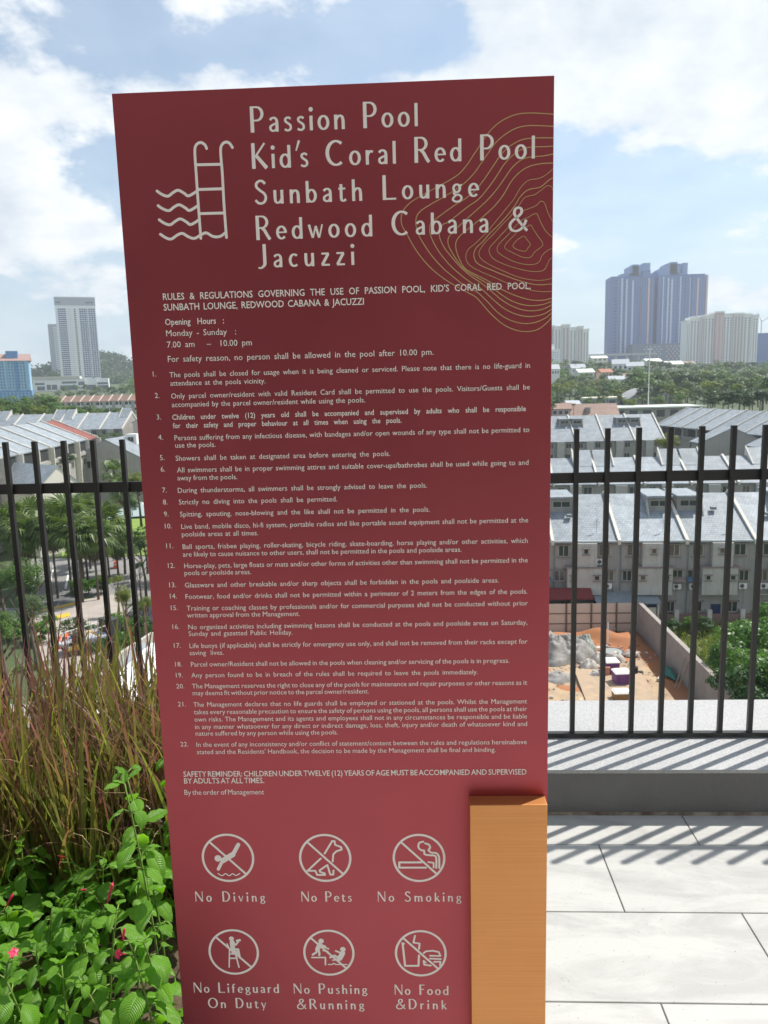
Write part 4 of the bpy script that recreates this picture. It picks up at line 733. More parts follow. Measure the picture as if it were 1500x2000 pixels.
# ------------------------------------------------------------------ terraced houses
def roofmat(name, c1, c2, row=.33, mortar=.6):
    m = mat(name, c1, .62, spec=.45)
    nt = m.node_tree; b = nt.nodes['Principled BSDF']; t = N(nt.nodes, 'ShaderNodeTexCoord')
    br = N(nt.nodes, 'ShaderNodeTexBrick', i_Scale=1.0); br.inputs['Mortar Size'].default_value = .018
    br.inputs['Brick Width'].default_value = .34; br.inputs['Row Height'].default_value = row
    br.inputs['Color1'].default_value = (*c1, 1); br.inputs['Color2'].default_value = (*c2, 1)
    br.inputs['Mortar'].default_value = (c1[0]*mortar, c1[1]*mortar, c1[2]*mortar, 1)
    nt.links.new(t.outputs['Object'], br.inputs['Vector'])
    n = N(nt.nodes, 'ShaderNodeTexNoise', i_Scale=.7, i_Detail=8, i_Roughness=.7); nt.links.new(t.outputs['Object'], n.inputs['Vector'])
    oi = N(nt.nodes, 'ShaderNodeObjectInfo')
    rr = N(nt.nodes, 'ShaderNodeMapRange'); nt.links.new(n.outputs['Fac'], rr.inputs['Value']); rr.inputs['From Min'].default_value = .3; rr.inputs['From Max'].default_value = .7
    rr.inputs['To Min'].default_value = .68; rr.inputs['To Max'].default_value = 1.18
    v = mth(nt.nodes, nt.links, 'MULTIPLY', rr.outputs[0], mth(nt.nodes, nt.links, 'ADD', .86, mth(nt.nodes, nt.links, 'MULTIPLY', oi.outputs['Random'], .24)))
    mx = N(nt.nodes, 'ShaderNodeMix', data_type='RGBA', blend_type='MULTIPLY'); mx.inputs['Factor'].default_value = 1
    nt.links.new(br.outputs[0], mx.inputs[6]); nt.links.new(v, mx.inputs[7]); nt.links.new(mx.outputs[2], b.inputs['Base Color'])
    bp = N(nt.nodes, 'ShaderNodeBump', i_Strength=.8); bp.inputs['Distance'].default_value = .03; nt.links.new(br.outputs['Fac'], bp.inputs['Height']); bp.invert = True
    nt.links.new(bp.outputs[0], b.inputs['Normal']); return m
m_roof = roofmat('slate_roof', (.27, .305, .335), (.33, .37, .405))
m_roof_red = roofmat('red_roof', (.22, .055, .04), (.27, .08, .06)); m_roof_brown = roofmat('brown_roof', (.27, .16, .12), (.32, .20, .15))
m_wall = mat('house_wall', (.37, .355, .335), .85, noise=(.9, .8, (.28, .265, .245)), bump=(6, .2))
m_wall_l = mat('house_wall_light', (.50, .485, .455), .85, noise=(1.1, .7, (.38, .36, .33)))
m_wall_w = mat('house_wall_cream', (.80, .76, .66), .8, noise=(.8, .4, (.70, .66, .56)))
m_wall_g = mat('house_wall_greige', (.37, .355, .335), .85, noise=(.5, .5, (.31, .295, .28)))
def grime(m, col):
    nt = m.node_tree; b = nt.nodes['Principled BSDF']; src = b.inputs['Base Color'].links[0].from_socket
    t = N(nt.nodes, 'ShaderNodeTexCoord'); mp = N(nt.nodes, 'ShaderNodeMapping'); mp.inputs['Scale'].default_value = (3.2, 3.2, .22); nt.links.new(t.outputs['Object'], mp.inputs['Vector'])
    n = N(nt.nodes, 'ShaderNodeTexNoise', i_Scale=1.0, i_Detail=6, i_Roughness=.65); nt.links.new(mp.outputs[0], n.inputs['Vector'])
    r = N(nt.nodes, 'ShaderNodeMapRange'); nt.links.new(n.outputs['Fac'], r.inputs['Value']); r.inputs['From Min'].default_value = .50; r.inputs['From Max'].default_value = .72; r.inputs['To Max'].default_value = .75
    mx = N(nt.nodes, 'ShaderNodeMix', data_type='RGBA'); nt.links.new(r.outputs[0], mx.inputs['Factor']); nt.links.new(src, mx.inputs[6]); mx.inputs[7].default_value = (*col, 1); nt.links.new(mx.outputs[2], b.inputs['Base Color'])
grime(m_wall, (.20, .19, .17)); grime(m_wall_l, (.27, .255, .23)); grime(m_wall_g, (.26, .25, .23))
m_cope = mat('parapet_coping', (.66, .63, .56), .8, noise=(2, .7, (.48, .45, .40)))
m_glass = mat('window_glass', (.035, .045, .05), .12, spec=.8); m_glass2 = mat('window_curtain', (.20, .13, .10), .5, spec=.6, noise=(5, 1, (.06, .07, .05)))
m_frame = mat('window_frame', (.45, .43, .40), .6); m_trim = mat('brown_trim', (.26, .20, .18), .7)
m_white = mat('white_paint', (.78, .78, .76), .5); m_dark = mat('dark_opening', (.03, .032, .035), .8)
m_canopy_blue = mat('blue_awning', (.10, .17, .24), .6)
m_pipe = mat('drain_pipe', (.20, .235, .235), .6)
WC = {}
def window_mesh(w, h, pane=True):
    k = (round(w, 2), round(h, 2), pane)
    if k in WC: return WC[k]
    f = MB(); t = .06
    f.box(0, w, -.05, .03, 0, t).box(0, w, -.05, .03, h-t, h).box(0, t, -.05, .03, t, h-t).box(w-t, w, -.05, .03, t, h-t)
    if w > .8: f.box(w/2-t*.5, w/2+t*.5, -.05, .03, t, h-t)
    f = f.mesh('window', m_frame); p = MB().box(t, w-t, -.015, .01, t, h-t).mesh('pane', m_glass); p2 = MB().box(t, w-t, -.015, .01, t, h-t).mesh('pane', m_glass2)
    s = MB().box(-.1, w+.1, -.16, -.0, -.10, -.012).mesh('sill', m_trim); hd = MB().box(-.12, w+.12, -.28, -.0, h+.012, h+.09).mesh('hood', m_trim)
    WC[k] = (f, p, p2, s, hd); return WC[k]
def window(parent, x, y, z, w, h, detail=2, alt=False, rz=0):
    f, p, p2, s, hd = window_mesh(w, h)
    o_ = link('window', f, parent, (x, y, z), (0, 0, rz)); link('pane', p2 if alt else p, o_)
    if detail > 1: link('sill', s, o_); link('hood', hd, o_)
    return o_
AC = {}
def ac_unit(parent, x, y, z):
    if not AC:
        AC['b'] = MB().box(0, .78, -.34, 0, 0, .55).box(.1, .16, -.3, 0, -.12, 0).box(.6, .66, -.3, 0, -.12, 0).mesh('ac_unit', m_white)
        AC['f'] = MB().tube([(.30, -.36, .28), (.30, -.341, .28)], .21, 16).mesh('fan_grille', mat('fan_grille', (.08, .08, .08), .6))
    a = link('ac_unit', AC['b'], parent, (x, y-.002, z)); link('fan_grille', AC['f'], a)
MC = {}
def roof_part(key, w, d1, d2, ze, zr, m, over=.35, ext=0, parent=None):
    k = (key, round(w, 2), d1, d2, round(ze, 2), round(zr, 2), m.name)
    if k not in MC:
        s1 = (zr-ze)/d1; mb = MB(); t = .16
        mb.prism([(-over, ze-over*s1-t), (-over, ze-over*s1), (d1, zr), (d1+d2+over, ze-over*s1), (d1+d2+over, ze-over*s1-t), (d1, zr-t)], .02, w-.02, 0, 'x')
        MC[k] = mb.mesh('roof', m)
    return link('roof', MC[k], parent)
def terrace(row, start, rz, n, w, d1, d2, ze, zr, style, labels, name='terraced_house', wall=None, roofs=None, dormers=None, raised=(), lower=0, fins=False, endgable=None, first_parapet=True):
    """start: front-left ground corner; the street side faces local -y"""
    out = []; c, s = math.cos(rz), math.sin(rz); wall = wall or m_wall
    for i in range(n):
        loc = (start[0]+c*w*i, start[1]+s*w*i, start[2])
        t = thing(name, labels(i), 'house', loc, rz, row); out.append(t)
        key = (row, wall.name)
        if key not in MC:
            mb = MB(); mb.prism([(0.0, -lower), (0.0, ze-.02), (d1, zr-.2), (d1+d2, ze-.02), (d1+d2, -lower)], .005, w-.005, 0, 'x'); MC[key] = mb.mesh('wall', wall)
        link('wall', MC[key], t)
        rm = (roofs or {}).get(i, m_roof); roof_part(row, w, d1, d2, ze, zr, rm, parent=t)
        pk = (row, 'par')
        if pk not in MC:
            s1 = (zr-ze)/d1; q = .34; mb = MB()
            mb.prism([(-.5, ze-.5*s1-.25), (-.5, ze-.5*s1+q*.7), (d1, zr+q), (d1+d2+.5, ze-.5*s1+q*.7), (d1+d2+.5, ze-.5*s1-.25), (d1, zr-.3)], -.16, .16, 0, 'x')
            if fins: mb.box(-.14, .14, -1.1, -.003, -lower, ze-.2)
            MC[pk] = mb.mesh('parapet', m_cope)
        if i > 0 or first_parapet: link('parapet', MC[pk], t)
        if i == n-1: link('parapet', MC[pk], t, (w, 0, 0))
        if style == 'near':
            F_ = (lambda x, ww: w-x-ww) if i % 2 else (lambda x, ww: x)
            def fb(nm, x, ww, y0, y1, z0, z1, mt): MB().box(F_(x, ww), F_(x, ww)+ww, y0, y1, z0, z1).build(nm, mt, t)
            fb('upper_bay', 2.42, 2.0, -.75, -.003, ze-2.75, ze-.28, m_wall_l)
            fb('lower_bay', 1.45, 3.45, -.95, -.003, ze-5.6, ze-2.80, m_wall_l)
            fb('bay_ledge', 1.30, 3.75, -1.05, -.004, ze-2.797, ze-2.70, m_trim)
            for (x, ww, z, hh, yy) in ((.62, 1.08, 1.75, 1.20, 0), (3.05, .52, 1.35, .55, -.752), (4.70, 1.15, 1.70, 1.20, 0), (.22, 1.10, 4.35, 1.15, 0), (4.12, .55, 4.05, .50, -.952), (1.75, .5, 4.05, .5, -.952), (5.30, .95, 4.35, 1.1, 0)):
                window(t, F_(x, ww), yy-.032, ze-z, ww, hh, 2, alt=rt.random() < .35)
            for (x, ww, z, hh) in ((.9, .9, 7.6, 1.1), (4.2, 1.1, 7.6, 1.1)): window(t, F_(x, ww), -.032, ze-z, ww, hh, 2)
            MB().box(F_(2.7, .95), F_(2.7, .95)+.95, -.03, -.003, 0.02, 2.2).build('door', mat('blue_door', (.02, .035, .10), .5), t)
            for x, z in ((4.45, 2.55), (.42, 5.15), (5.25, 5.1)):
                if rt.random() < .75: ac_unit(t, F_(x, .78), 0 if x != 4.45 else 0, ze-z)
            if i in (1, 5, 7, 8): MB().prism([(-.9, ze-2.9-1.35), (-.9, ze-2.86-1.35), (-.005, ze-2.55-1.35), (-.005, ze-2.6-1.35)], F_(.1, 1.25), F_(.1, 1.25)+1.25, 0, 'x').build('awning', [m_pipe, m_trim, m_canopy_blue][i % 3], t)
            if i in (2, 6, 9): MB().box(F_(5.1, 1.2), F_(5.1, 1.2)+1.2, -.45, -.02, ze-5.75, ze-5.68).box(F_(5.1, 1.2), F_(5.1, 1.2)+.05, -.45, -.02, ze-5.68, ze-5.0).box(F_(5.1, 1.2)+1.15, F_(5.1, 1.2)+1.2, -.45, -.02, ze-5.68, ze-5.0).build('drying_rack', m_frame, t)
            an = MB().tube([(w*.7, 1.2, ze+.5), (w*.7, 1.2, ze+2.0)], .025, 5)
            for e in range(4): an.box(w*.7-.35+e*.03, w*.7+.35-e*.03, 1.19, 1.21, ze+1.35+e*.16, ze+1.375+e*.16)
            an.build('antenna', m_pipe, t)
            for e in range(3): MB().box(w*(.2+.24*e)+.1*i, w*(.2+.24*e)+.1*i+.5, 3.1+e*1.1, 3.7+e*1.1, ze+.4+.444*(3.1+e*1.1), ze+.55+.444*(3.4+e*1.1)).build('roof_vent', m_pipe, t) if (i+e) % 3 == 0 else None
            MB().tube([(.24, -.10, .3), (.24, -.10, ze-.3)], .055, 8).build('drain_pipe', m_pipe, t)
            MB().box(.0, w, -.42, -.30, ze-.20, ze-.06).build('gutter', mat('gutter', (.52, .55, .55), .5), t)
        elif style == 'mid':
            for j, (x, ww, z, hh) in enumerate(((.6, 1.1, 1.8, 1.2), (2.9, .6, 1.5, .7), (4.4, 1.3, 1.8, 1.2), (.5, 1.1, 4.4, 1.2), (4.2, 1.4, 4.4, 1.2))):
                window(t, x*w/6.6, -.032, ze-z, ww, hh, 1, alt=rt.random() < .3)
            MB().box(2.35*w/6.6, 4.05*w/6.6, -.7, -.003, ze-5.2, ze-.35).build('bay', m_wall_l, t)
        elif style == 'open':
            MB().box(.5, w-.5, -.02, -.003, ze-2.5, ze-.5).build('balcony_opening', m_dark, t)
            MB().box(.6, w-.6, -.5, -.004, ze-3.3, ze-2.7).build('balcony', m_wall, t)
            window(t, 1.2, -.06, ze-2.2, 1.8, 1.5, 1); window(t, w-3, -.06, ze-5.4, 1.6, 1.4, 1)
            if i % 2: ac_unit(t, w*.55, -.03, ze-3.0)
        if dormers and i in dormers:
            side = dormers[i]; x0 = (w-2.75) if side > 0 else .35; y0 = d1*.60; s1 = (zr-ze)/d1; zb = ze+s1*y0
            dm = MB().box(x0, x0+2.4, y0, d1+2.0, zb-.5, zb+1.45).build('dormer', m_wall, t)
            MB().box(x0-.12, x0+2.52, y0-.45, d1+2.2, zb+1.46, zb+1.66).build('dormer_roof', m_roof, dm)
            MB().prism([(y0-1.35, zb-.9), (y0-.02, zb+1.3), (y0-.02, zb-.4)], x0+(2.4 if side < 0 else -.12), x0+(2.52 if side < 0 else .0), 0, 'x').build('cheek', m_wall_l, dm)
            ww = window(t, x0+.25, y0-.034, zb+.45, 1.9, .7, 1)
        if i in raised:
            s1 = (zr-ze)/d1; x0, x1 = (w*.55, w-.17) if raised[i] > 0 else (.17, w*.45)
            MB().prism([(d1*.64, ze+s1*d1*.64+.02), (d1*.64, ze+s1*d1*.64+.06), (d1+.6, zr+1.25), (d1+.6, zr-.4)], x0, x1, 0, 'x').build('raised_roof', m_roof, t)
            xe = x0 if raised[i] > 0 else x1
            MB().prism([(d1*.62, ze+s1*d1*.62+.02), (d1*.62, ze+s1*d1*.62+.25), (d1+.7, zr+1.5), (d1+.7, zr-.4)], xe-.10, xe+.10, 0, 'x').build('cheek', m_cope, t)
    return out

# nearest row
a, b = G(1078.5, 1054.4, -14.6), G(1474.5, 1051.6, -14.6); rz = math.atan2(b.y-a.y, b.x-a.x); w = (b-a).length/3
st0 = (a.x-6*w*math.cos(rz), a.y-6*w*math.sin(rz), ZG)
POS = {0: 'hidden end of the nearest row behind the sign', 1: 'nearest row just behind the sign edge', 2: 'nearest row, first whole one right of the sign', 3: 'nearest row, second whole one right of the sign', 4: 'nearest row, third one right of the sign', 5: 'nearest row at the picture edge', 6: 'nearest row beyond the picture edge'}
terrace('nearest row of terraced houses', st0, rz, 11, w, 8.0, 5.5, 9.0, 12.55, 'near', lambda i: 'three-storey grey-roofed house, '+POS[i-4] if i > 3 else f'three-storey grey-roofed house behind the sign, {ORD[4-i]} from its right edge', dormers={k: 1 if k % 2 else -1 for k in range(1, 11)})
# second row
a, b = G(1090, 944.5, -14.6), G(1490, 943, -14.6); a, b = D(1090, 944.5, 119.5), D(1490, 943.5, 117.5); rz = math.atan2(b.y-a.y, b.x-a.x); w = 6.9
c_ = a+(b-a).normalized()*(-w*7.1); st0 = (c_.x, c_.y, a.z-9)
terrace('second row of terraced houses', st0, rz, 14, w, 8, 6, 9.0, 12.2, 'mid', lambda i: f'grey-roofed terraced house, {ORD[i-6]} from the sign in the second row' if i > 5 else f'second-row terraced house behind the sign, {ORD[5-i]} from its right edge', raised={k: 1 if k % 2 else -1 for k in range(14)})
# third row
a, b = D(1085, 859, 187), D(1298, 857, 187); w = 7.05
terrace('third row of terraced houses', (b.x-11*w, b.y, b.z-9), 0, 11, w, 10.5, 7, 9.0, 14.6, 'mid', lambda i: f'wide grey-roofed house, {ORD[10-i]} from the tree in the third row', dormers={1: 1, 2: -1, 4: 1, 5: -1, 7: 1, 8: -1, 9: 1, 10: -1})
# fourth row: slanting sawtooth row on the right
ang4 = math.atan2(-51.0, 8.6)
terrace('slanting sawtooth row of houses', (69.8, 228.5, -20.6), ang4, 11, 7.3, 9.5, 7, 9.0, 13.6, 'open', lambda i: f'house in the slanting grey-roofed row on the right, {ORD[i]} from its far end')
# big greige gable houses (gable towards the viewer)
def gable_house(pos, rz, width, length, ze, zr, wall, roof, label, wins=(), cat='house', name='gable_house', lower=2):
    """pos: middle of the gable foot; gable faces local -y, ridge runs along +y"""
    t = thing(name, label, cat, pos, rz); h = width/2; s = (zr-ze)/h
    MB().prism([(-h, -lower), (h, -lower), (h, ze-.03), (0, zr-.03), (-h, ze-.03)], 0, length, 0).build('wall', wall, t)
    for sg in (-1, 1):
        MB().prism([(0, zr-.02), (0, zr+.14), (sg*(h+.4), ze-.4*s+.14), (sg*(h+.4), ze-.4*s-.02)], -.12, length+.3, 0).build('roof', roof, t)
    for x, z, ww, hh in wins: window(t, x, -.035, z, ww, hh, 2)
    return t
def gz(px, py, Y): return D(px, py, Y)
p = gz(1431, 836, 168); gable_house((p.x, 168, p.z-13.4), .05, 13.5, 5, 10.4, 13.4, m_wall_g, m_roof, 'house showing a plain greige gable wall beyond the right railing bars')
p = gz(1500, 845, 150); gable_house((p.x+5, 150, p.z-12.8), .05, 12, 6, 10, 12.8, m_wall, m_roof, 'grey-roofed house cut by the right picture edge beside the greige gable')
p = gz(205, 859, 163); g_ = gable_house((p.x, 163, p.z-15.0), -.02, 16.2, 44, 10.7, 15.0, m_wall_g, m_roof, 'large greige gable house with small windows left of the sign', wins=((3.3-8+.2, 8.9, 1.7, 1.5), (.6, 9.9, .9, .8), (-4.3, 4.4, 1.6, 1.4), (-7, .9, 1.2, 1.6)))
for k in range(3): 
    MB().box(.9+k*.4, 3.4+k*.4, 9+k*12, 12+k*12, 13.2, 15.6).build('dormer', m_white, g_); window(g_, 1.4+k*.4, 8.96+k*12, 13.9, 1.4, 1.1, 1)
p = gz(280, 800, 215); gable_house((p.x+4, 215, p.z-14), .2, 14, 20, 10.5, 14, mat('house_wall_pinkish', (.58, .50, .45), .85), m_roof, 'pinkish gable house just left of the sign edge')
p = gz(112, 911, 118)
gable_house((p.x, 118, ZG+1), math.radians(56), 8.4, 16, p.z-ZG-1-3.6, p.z-ZG-1, m_wall_w, m_roof, 'cream gable house with grey roof behind the left railing', wins=((.5, 9.4, .8, .8), (-2.4, 4.6, 1.2, 1.2)))
# left slanting row with one red roof, and the row behind it
ang1 = math.atan2(42.0, -5.0)
rdl = lambda i: ('house with the red roof at the end of the left slanting row' if i == 8 else f'grey-roofed house in the left slanting row, {ORD[8-i]} counting back from the red roof')
terrace('left slanting row of houses', (-66.0, 104.4, -17.4), ang1, 9, 7.55, 9, 7, 9.2, 13.1, 'open', rdl, roofs={8: m_roof_red}, lower=6, fins=True)
a = D(0, 842, 222); b = D(239, 836, 222)
terrace('left row below the trees', (b.x-7*6.8, b.y, b.z-9), math.atan2(b.z-b.z, 1), 7, 6.8, 8.5, 6, 9.0, 13.4, 'mid', lambda i: f'grey-roofed house, {ORD[6-i]} from the right end of the row below the tree belt', raised={0: 1, 1: -1, 3: 1, 4: -1, 6: 1}, lower=3)
# low houses on the right far side
p = gz(1163, 789, 235); t = thing('brown_roof_house', 'house with a faded brown hipped roof behind the third row', 'house', (p.x, 235, p.z-9), 0)
roof_part('brn', 15, 5, 5, 5.4, 9, m_roof_brown, parent=t).location = (-7.5, 0, 0); MB().box(-7, 7, 0.1, 9.5, -3, 5.2).build('wall', m_wall_w, t)
MB().box(-2.5, -1.2, 1.2, 3, 6, 8).build('chimney', m_wall, t)
def flat_roof(name, label, p0, p1, Y, depth, th, col, wallcol=None, h=5):
    a = D(p0[0], p0[1], Y); b = D(p1[0], p1[1], Y); w_ = b.x-a.x
    t = thing(name, label, 'building', (a.x, Y, a.z-h), math.atan2(0, 1))
    MB().box(-.6, w_+.6, -.8, depth, h-th, h).build('roof', col, t); MB().box(0, w_, 0, depth-.5, -4, h-th-.002).build('wall', wallcol or m_wall, t)
    for k in range(int(w_/5)): MB().box(1+k*5, 4+k*5, -.04, -.003, 1.2, h-th-.8).build('window', m_glass, t)
    return t
m_canopy = mat('pale_canopy', (.76, .80, .72), .6, noise=(.15, .5, (.62, .70, .62)))
flat_roof('long_canopy', 'long pale canopy roof behind the sawtooth row', (1198, 796), (1375, 796), 292, 22, .5, m_canopy)
flat_roof('long_shed', 'long low cream-roofed shed in front of the trees', (1145, 777), (1246, 777), 380, 20, .8, mat('cream_roof', (.72, .66, .54), .7), mat('bluegrey_wall', (.34, .40, .44), .8))
p = D(1276, 778, 372); t = thing('dome_roof_hall', 'hall with a low grey barrel roof beside the cream shed', 'building', (p.x, 372, p.z-4), 0)
MB().prism([(-12+24*k/14, 3.8+5.2*math.sin(math.pi*k/14)) for k in range(15)][::-1]+[(-12, 3.0), (12, 3.0)][::1], 0, 24).build('roof', mat('barrel_roof', (.33, .33, .33), .7), t)
MB().box(-11.8, 11.8, .3, 23, -5, 2.99).build('wall', m_wall, t)
t = thing('floodlight_mast', 'thin tall mast standing in front of the far trees', 'mast', D(1266, 790, 300), 0); MB().tube([(0, 0, 0), (0, 0, 21)], .16, 6).build('pole', m_white, t); MB().box(-1, 1, -.1, .1, 20.6, 21).build('lamp_bar', m_white, t)
# far low white and pink houses on the slope
q = random.Random(12)
FH = [(1130, 720, 26, 14, 620, 0, 'white'), (1146, 728, 30, 12, 560, 3, 'cream'), (1186, 728, 22, 12, 560, 1, 'orange'), (1212, 712, 30, 16, 640, 0, 'white'), (1240, 716, 30, 14, 620, 0, 'pale grey'), (1238, 738, 34, 14, 520, 2, 'pinkish'), (1206, 742, 30, 12, 510, 0, 'grey'), (1278, 706, 30, 9, 700, 3, 'cream'), (1318, 712, 34, 11, 690, 3, 'long cream'), (1345, 712, 26, 10, 760, 2, 'brick pink'), (1085, 722, 16, 16, 600, 0, 'narrow white'), (1172, 700, 30, 8, 760, 3, 'broad white'), (1095, 800, 36, 18, 235, 2, 'pink-walled'), (1122, 792, 22, 14, 262, 0, 'small white'), (1300, 775, 30, 8, 400, 2, 'low grey')]
hw = {0: m_white, 1: mat('orange_wall', (.55, .44, .36), .8), 2: mat('pink_wall', (.50, .40, .40), .8), 3: m_wall_w}
hr = {0: mat('far_roof_grey', (.40, .42, .45), .7), 1: mat('far_roof_orange', (.38, .17, .11), .8), 2: m_roof_brown, 3: m_canopy}
for i, (px, py, wp, hp, Y, k, nm) in enumerate(FH):
    p = D(px, py, Y); s = Y/FPX; w_, h_ = wp*s, hp*s*1.45; t = thing('hillside_house', f'{nm} house on the far wooded slope right of the sign, {ORD[i % 12]} one seen', 'house', (p.x, Y, p.z-h_*.55), q.uniform(-.3, .3))
    t['label'] = ['small white house at the foot of the pale twin block', 'cream house among trees left of the orange roof', 'house with orange roof on the wooded slope', 'white house with stepped gable below the blue towers', 'pale grey house next to the white stepped one', 'pinkish house with arches lower on the slope', 'grey house left of the pinkish one', 'low cream house close below the tower podium', 'long cream house left of the white slab block', 'brick-pink house in front of the white slab block', 'narrow white house at the sign edge on the slope', 'broad white roof between the pale block and the towers', 'pink-walled house behind the third row by the sign', 'small white house behind the third row', 'low grey house in front of the dark trees'][i]
    MB().box(-w_/2, w_/2, 0, 12, -6, h_*.62).build('wall', hw[k], t)
    MB().prism([(-.6, h_*.60), (6, h_), (12.6, h_*.60)], -w_/2-.5, w_/2+.5, 0, 'x').build('roof', hr[k], t)
    for j in range(3): MB().box(-w_/2+w_*(.12+.3*j), -w_/2+w_*(.28+.3*j), -.05, -.003, h_*.22, h_*.45).build('window', m_glass, t)
# white row with reddish roofs above the left tree belt
a, b = D(100, 776, 330), D(268, 773, 330); n = 9; w = (b.x-a.x)/n
terrace('far white row with reddish roofs', (a.x, 330, a.z-8.3), 0, n, w, 5, 4, 6.2, 8.6, 'mid', lambda i: f'far white house with reddish roof, {ORD[i]} from the left in its row', wall=m_white, roofs={i: m_roof_brown for i in range(n)}, lower=6)

# ------------------------------------------------------------------ towers
def facade(mb, x0, x1, y, z0, z1, bays, floors, mi, fw=.62, fh=.6, off=-.06, axis='x'):
    bw, bh = (x1-x0)/bays, (z1-z0)/floors
    for i in range(bays):
        for j in range(floors):
            a, b = x0+bw*(i+.5-fw/2), x0+bw*(i+.5+fw/2); c, d = z0+bh*(j+.5-fh/2), z0+bh*(j+.5+fh/2)
            if axis == 'x': mb.poly([(a, y+off, c), (b, y+off, c), (b, y+off, d), (a, y+off, d)], mi)
            else: mb.poly([(y+off, a, c), (y+off, b, c), (y+off, b, d), (y+off, a, d)], mi)
def tower_root(name, label, px0, px1, pyb, pyt, Y, rz=0, zdrop=15):
    a, b = D(px0, pyb, Y), D(px1, pyb, Y); tp = D((px0+px1)/2, pyt, Y); k1 = b.x/Y
    return thing(name, label, 'tower block', (a.x, Y, a.z-zdrop), rz), (b.x-a.x)/(math.cos(rz)-k1*math.sin(rz)), tp.z-a.z+zdrop
m_bglass = mat('tower_glass', (.03, .07, .20), .25, spec=.7); m_tw = mat('tower_white', (.86, .87, .88), .7); m_tg = mat('tower_grey', (.42, .44, .48), .7)
def stuffwin(mb, mats, parent, name='window_grid'): return tag(mb.build(name, mats, parent), kind='stuff')
# slender white and glass tower, left
t, W1, H1 = tower_root('glass_tower', 'slender white high-rise with blue glass bands left of the sign', 120, 198, 742, 577, 1150, .40)
k = W1/80.
MB().box(0, W1, 0, 30, 0, H1).build('wall', m_tw, t)
MB().box(-.4, W1+.4, -.5, 30, H1-9*k*2, H1-1).build('crown_band', m_tg, t)
wg = MB(); facade(wg, 5*k, 21*k, 0, 18, H1-24*k, 4, 34, 0, .92, .66, -.12); facade(wg, 23*k, 32*k, 0, 18, H1-24*k, 3, 34, 1, .5, .3, -.12); facade(wg, 36*k, 41*k, 0, 18, H1-24*k, 1, 34, 2, .8, .55, -.12)
facade(wg, 47*k, 79*k, 0, 18, H1-24*k, 7, 34, 0, .82, .74, -.12); facade(wg, 2*k, 12*k, 0, H1-14*k, H1-10*k, 4, 1, 2, .6, .7, -.7); facade(wg, 60*k, 76*k, 0, H1-14*k, H1-10*k, 5, 1, 2, .6, .7, -.7)
stuffwin(wg, [m_bglass, m_tg, m_dark], t)
for x in (3, 22, 34, 45, 63): MB().box(x*k, (x+1.2)*k, -.9, -.002, 15, H1-22*k).build('fin', m_tw, t)
t, W1, H1 = tower_root('side_tower', 'narrow grey high-rise half hidden behind the white glass tower', 103, 131, 742, 632, 1260, .40)
MB().box(0, W1, 0, 30, 0, H1).build('wall', m_tg, t); wg = MB(); facade(wg, W1*.35, W1*.6, 0, 15, H1-4, 2, 26, 0, .7, .6, -.12); stuffwin(wg, [m_tw], t)
# podium block below it
t, W1, H1 = tower_root('podium_block', 'long white podium building with dark openings below the glass tower', 66, 214, 770, 736, 900, .36, zdrop=10)
k = W1/148.
MB().box(0, W1, 0, 40, 0, H1-3*k).build('wall', m_tw, t); MB().box(-1, W1*.62, -2, 42, H1-3*k+.01, H1+2*k).build('roof', mat('podium_roof', (.58, .54, .48), .8), t)
wg = MB()
for x0, x1, z0, z1 in ((4, 22, 22, 26), (26, 34, 12, 22), (36, 46, 12, 22), (52, 86, 11, 20), (88, 100, 20, 27), (102, 122, 9, 20), (124, 146, 21, 25), (126, 147, 12, 19), (56, 84, 24, 28), (4, 46, 4, 8), (52, 120, 3, 7), (8, 22, 11, 19)): wg.box(x0*k, x1*k, -.4, -.01, 8+z0*k, 8+z1*k)
wg.build('openings', mat('podium_glass', (.10, .13, .15), .4), t)
for x in (2, 24, 49, 100, 123): MB().box(x*k, (x+2.2)*k, -1.6, -.01, 0, H1-3*k).build('pier', m_tw, t)
# pale blue block at the left edge
m_sky = mat('sky_blue_wall', (.28, .50, .68), .7, noise=(.05, .6, (.36, .58, .74))); m_sky2 = mat('mid_blue_wall', (.13, .29, .55), .7)
t, W1, H1 = tower_root('blue_block', 'sky-blue apartment block with reddish roof at the left edge', -60, 63, 772, 700, 600, .42, zdrop=8)
k = W1/123.
MB().box(0, W1, 0, 26, 0, H1*.30).build('base_storeys', m_sky2, t); MB().box(.5, W1-.5, .3, 26, H1*.30+.01, H1-1.5).build('wall', m_sky, t)
MB().prism([(-1, H1-1.49), (26.5, H1-1.49), (13, H1+4.5)], -1, W1+.8, 0, 'x').build('roof', mat('salmon_roof', (.36, .23, .20), .8), t)
MB().box(W1*.63, W1*.82, 4, 16, H1-1, H1+6.5).build('stair_tower', m_sky2, t)
wg = MB(); facade(wg, 1, W1-1, 0, H1*.33, H1-2.5, 20, 9, 0, .34, .5, .22); facade(wg, 1, W1-1, 0, 2, H1*.28, 16, 4, 1, .5, .5, -.1); stuffwin(wg, [m_bglass, m_sky], t)
for x in (.18, .42, .58, .76, .93): MB().box(W1*x, W1*(x+.045), -.8, .28, H1*.31, H1-1.6).build('bay', m_sky2 if x in (.42, .76) else m_sky, t)
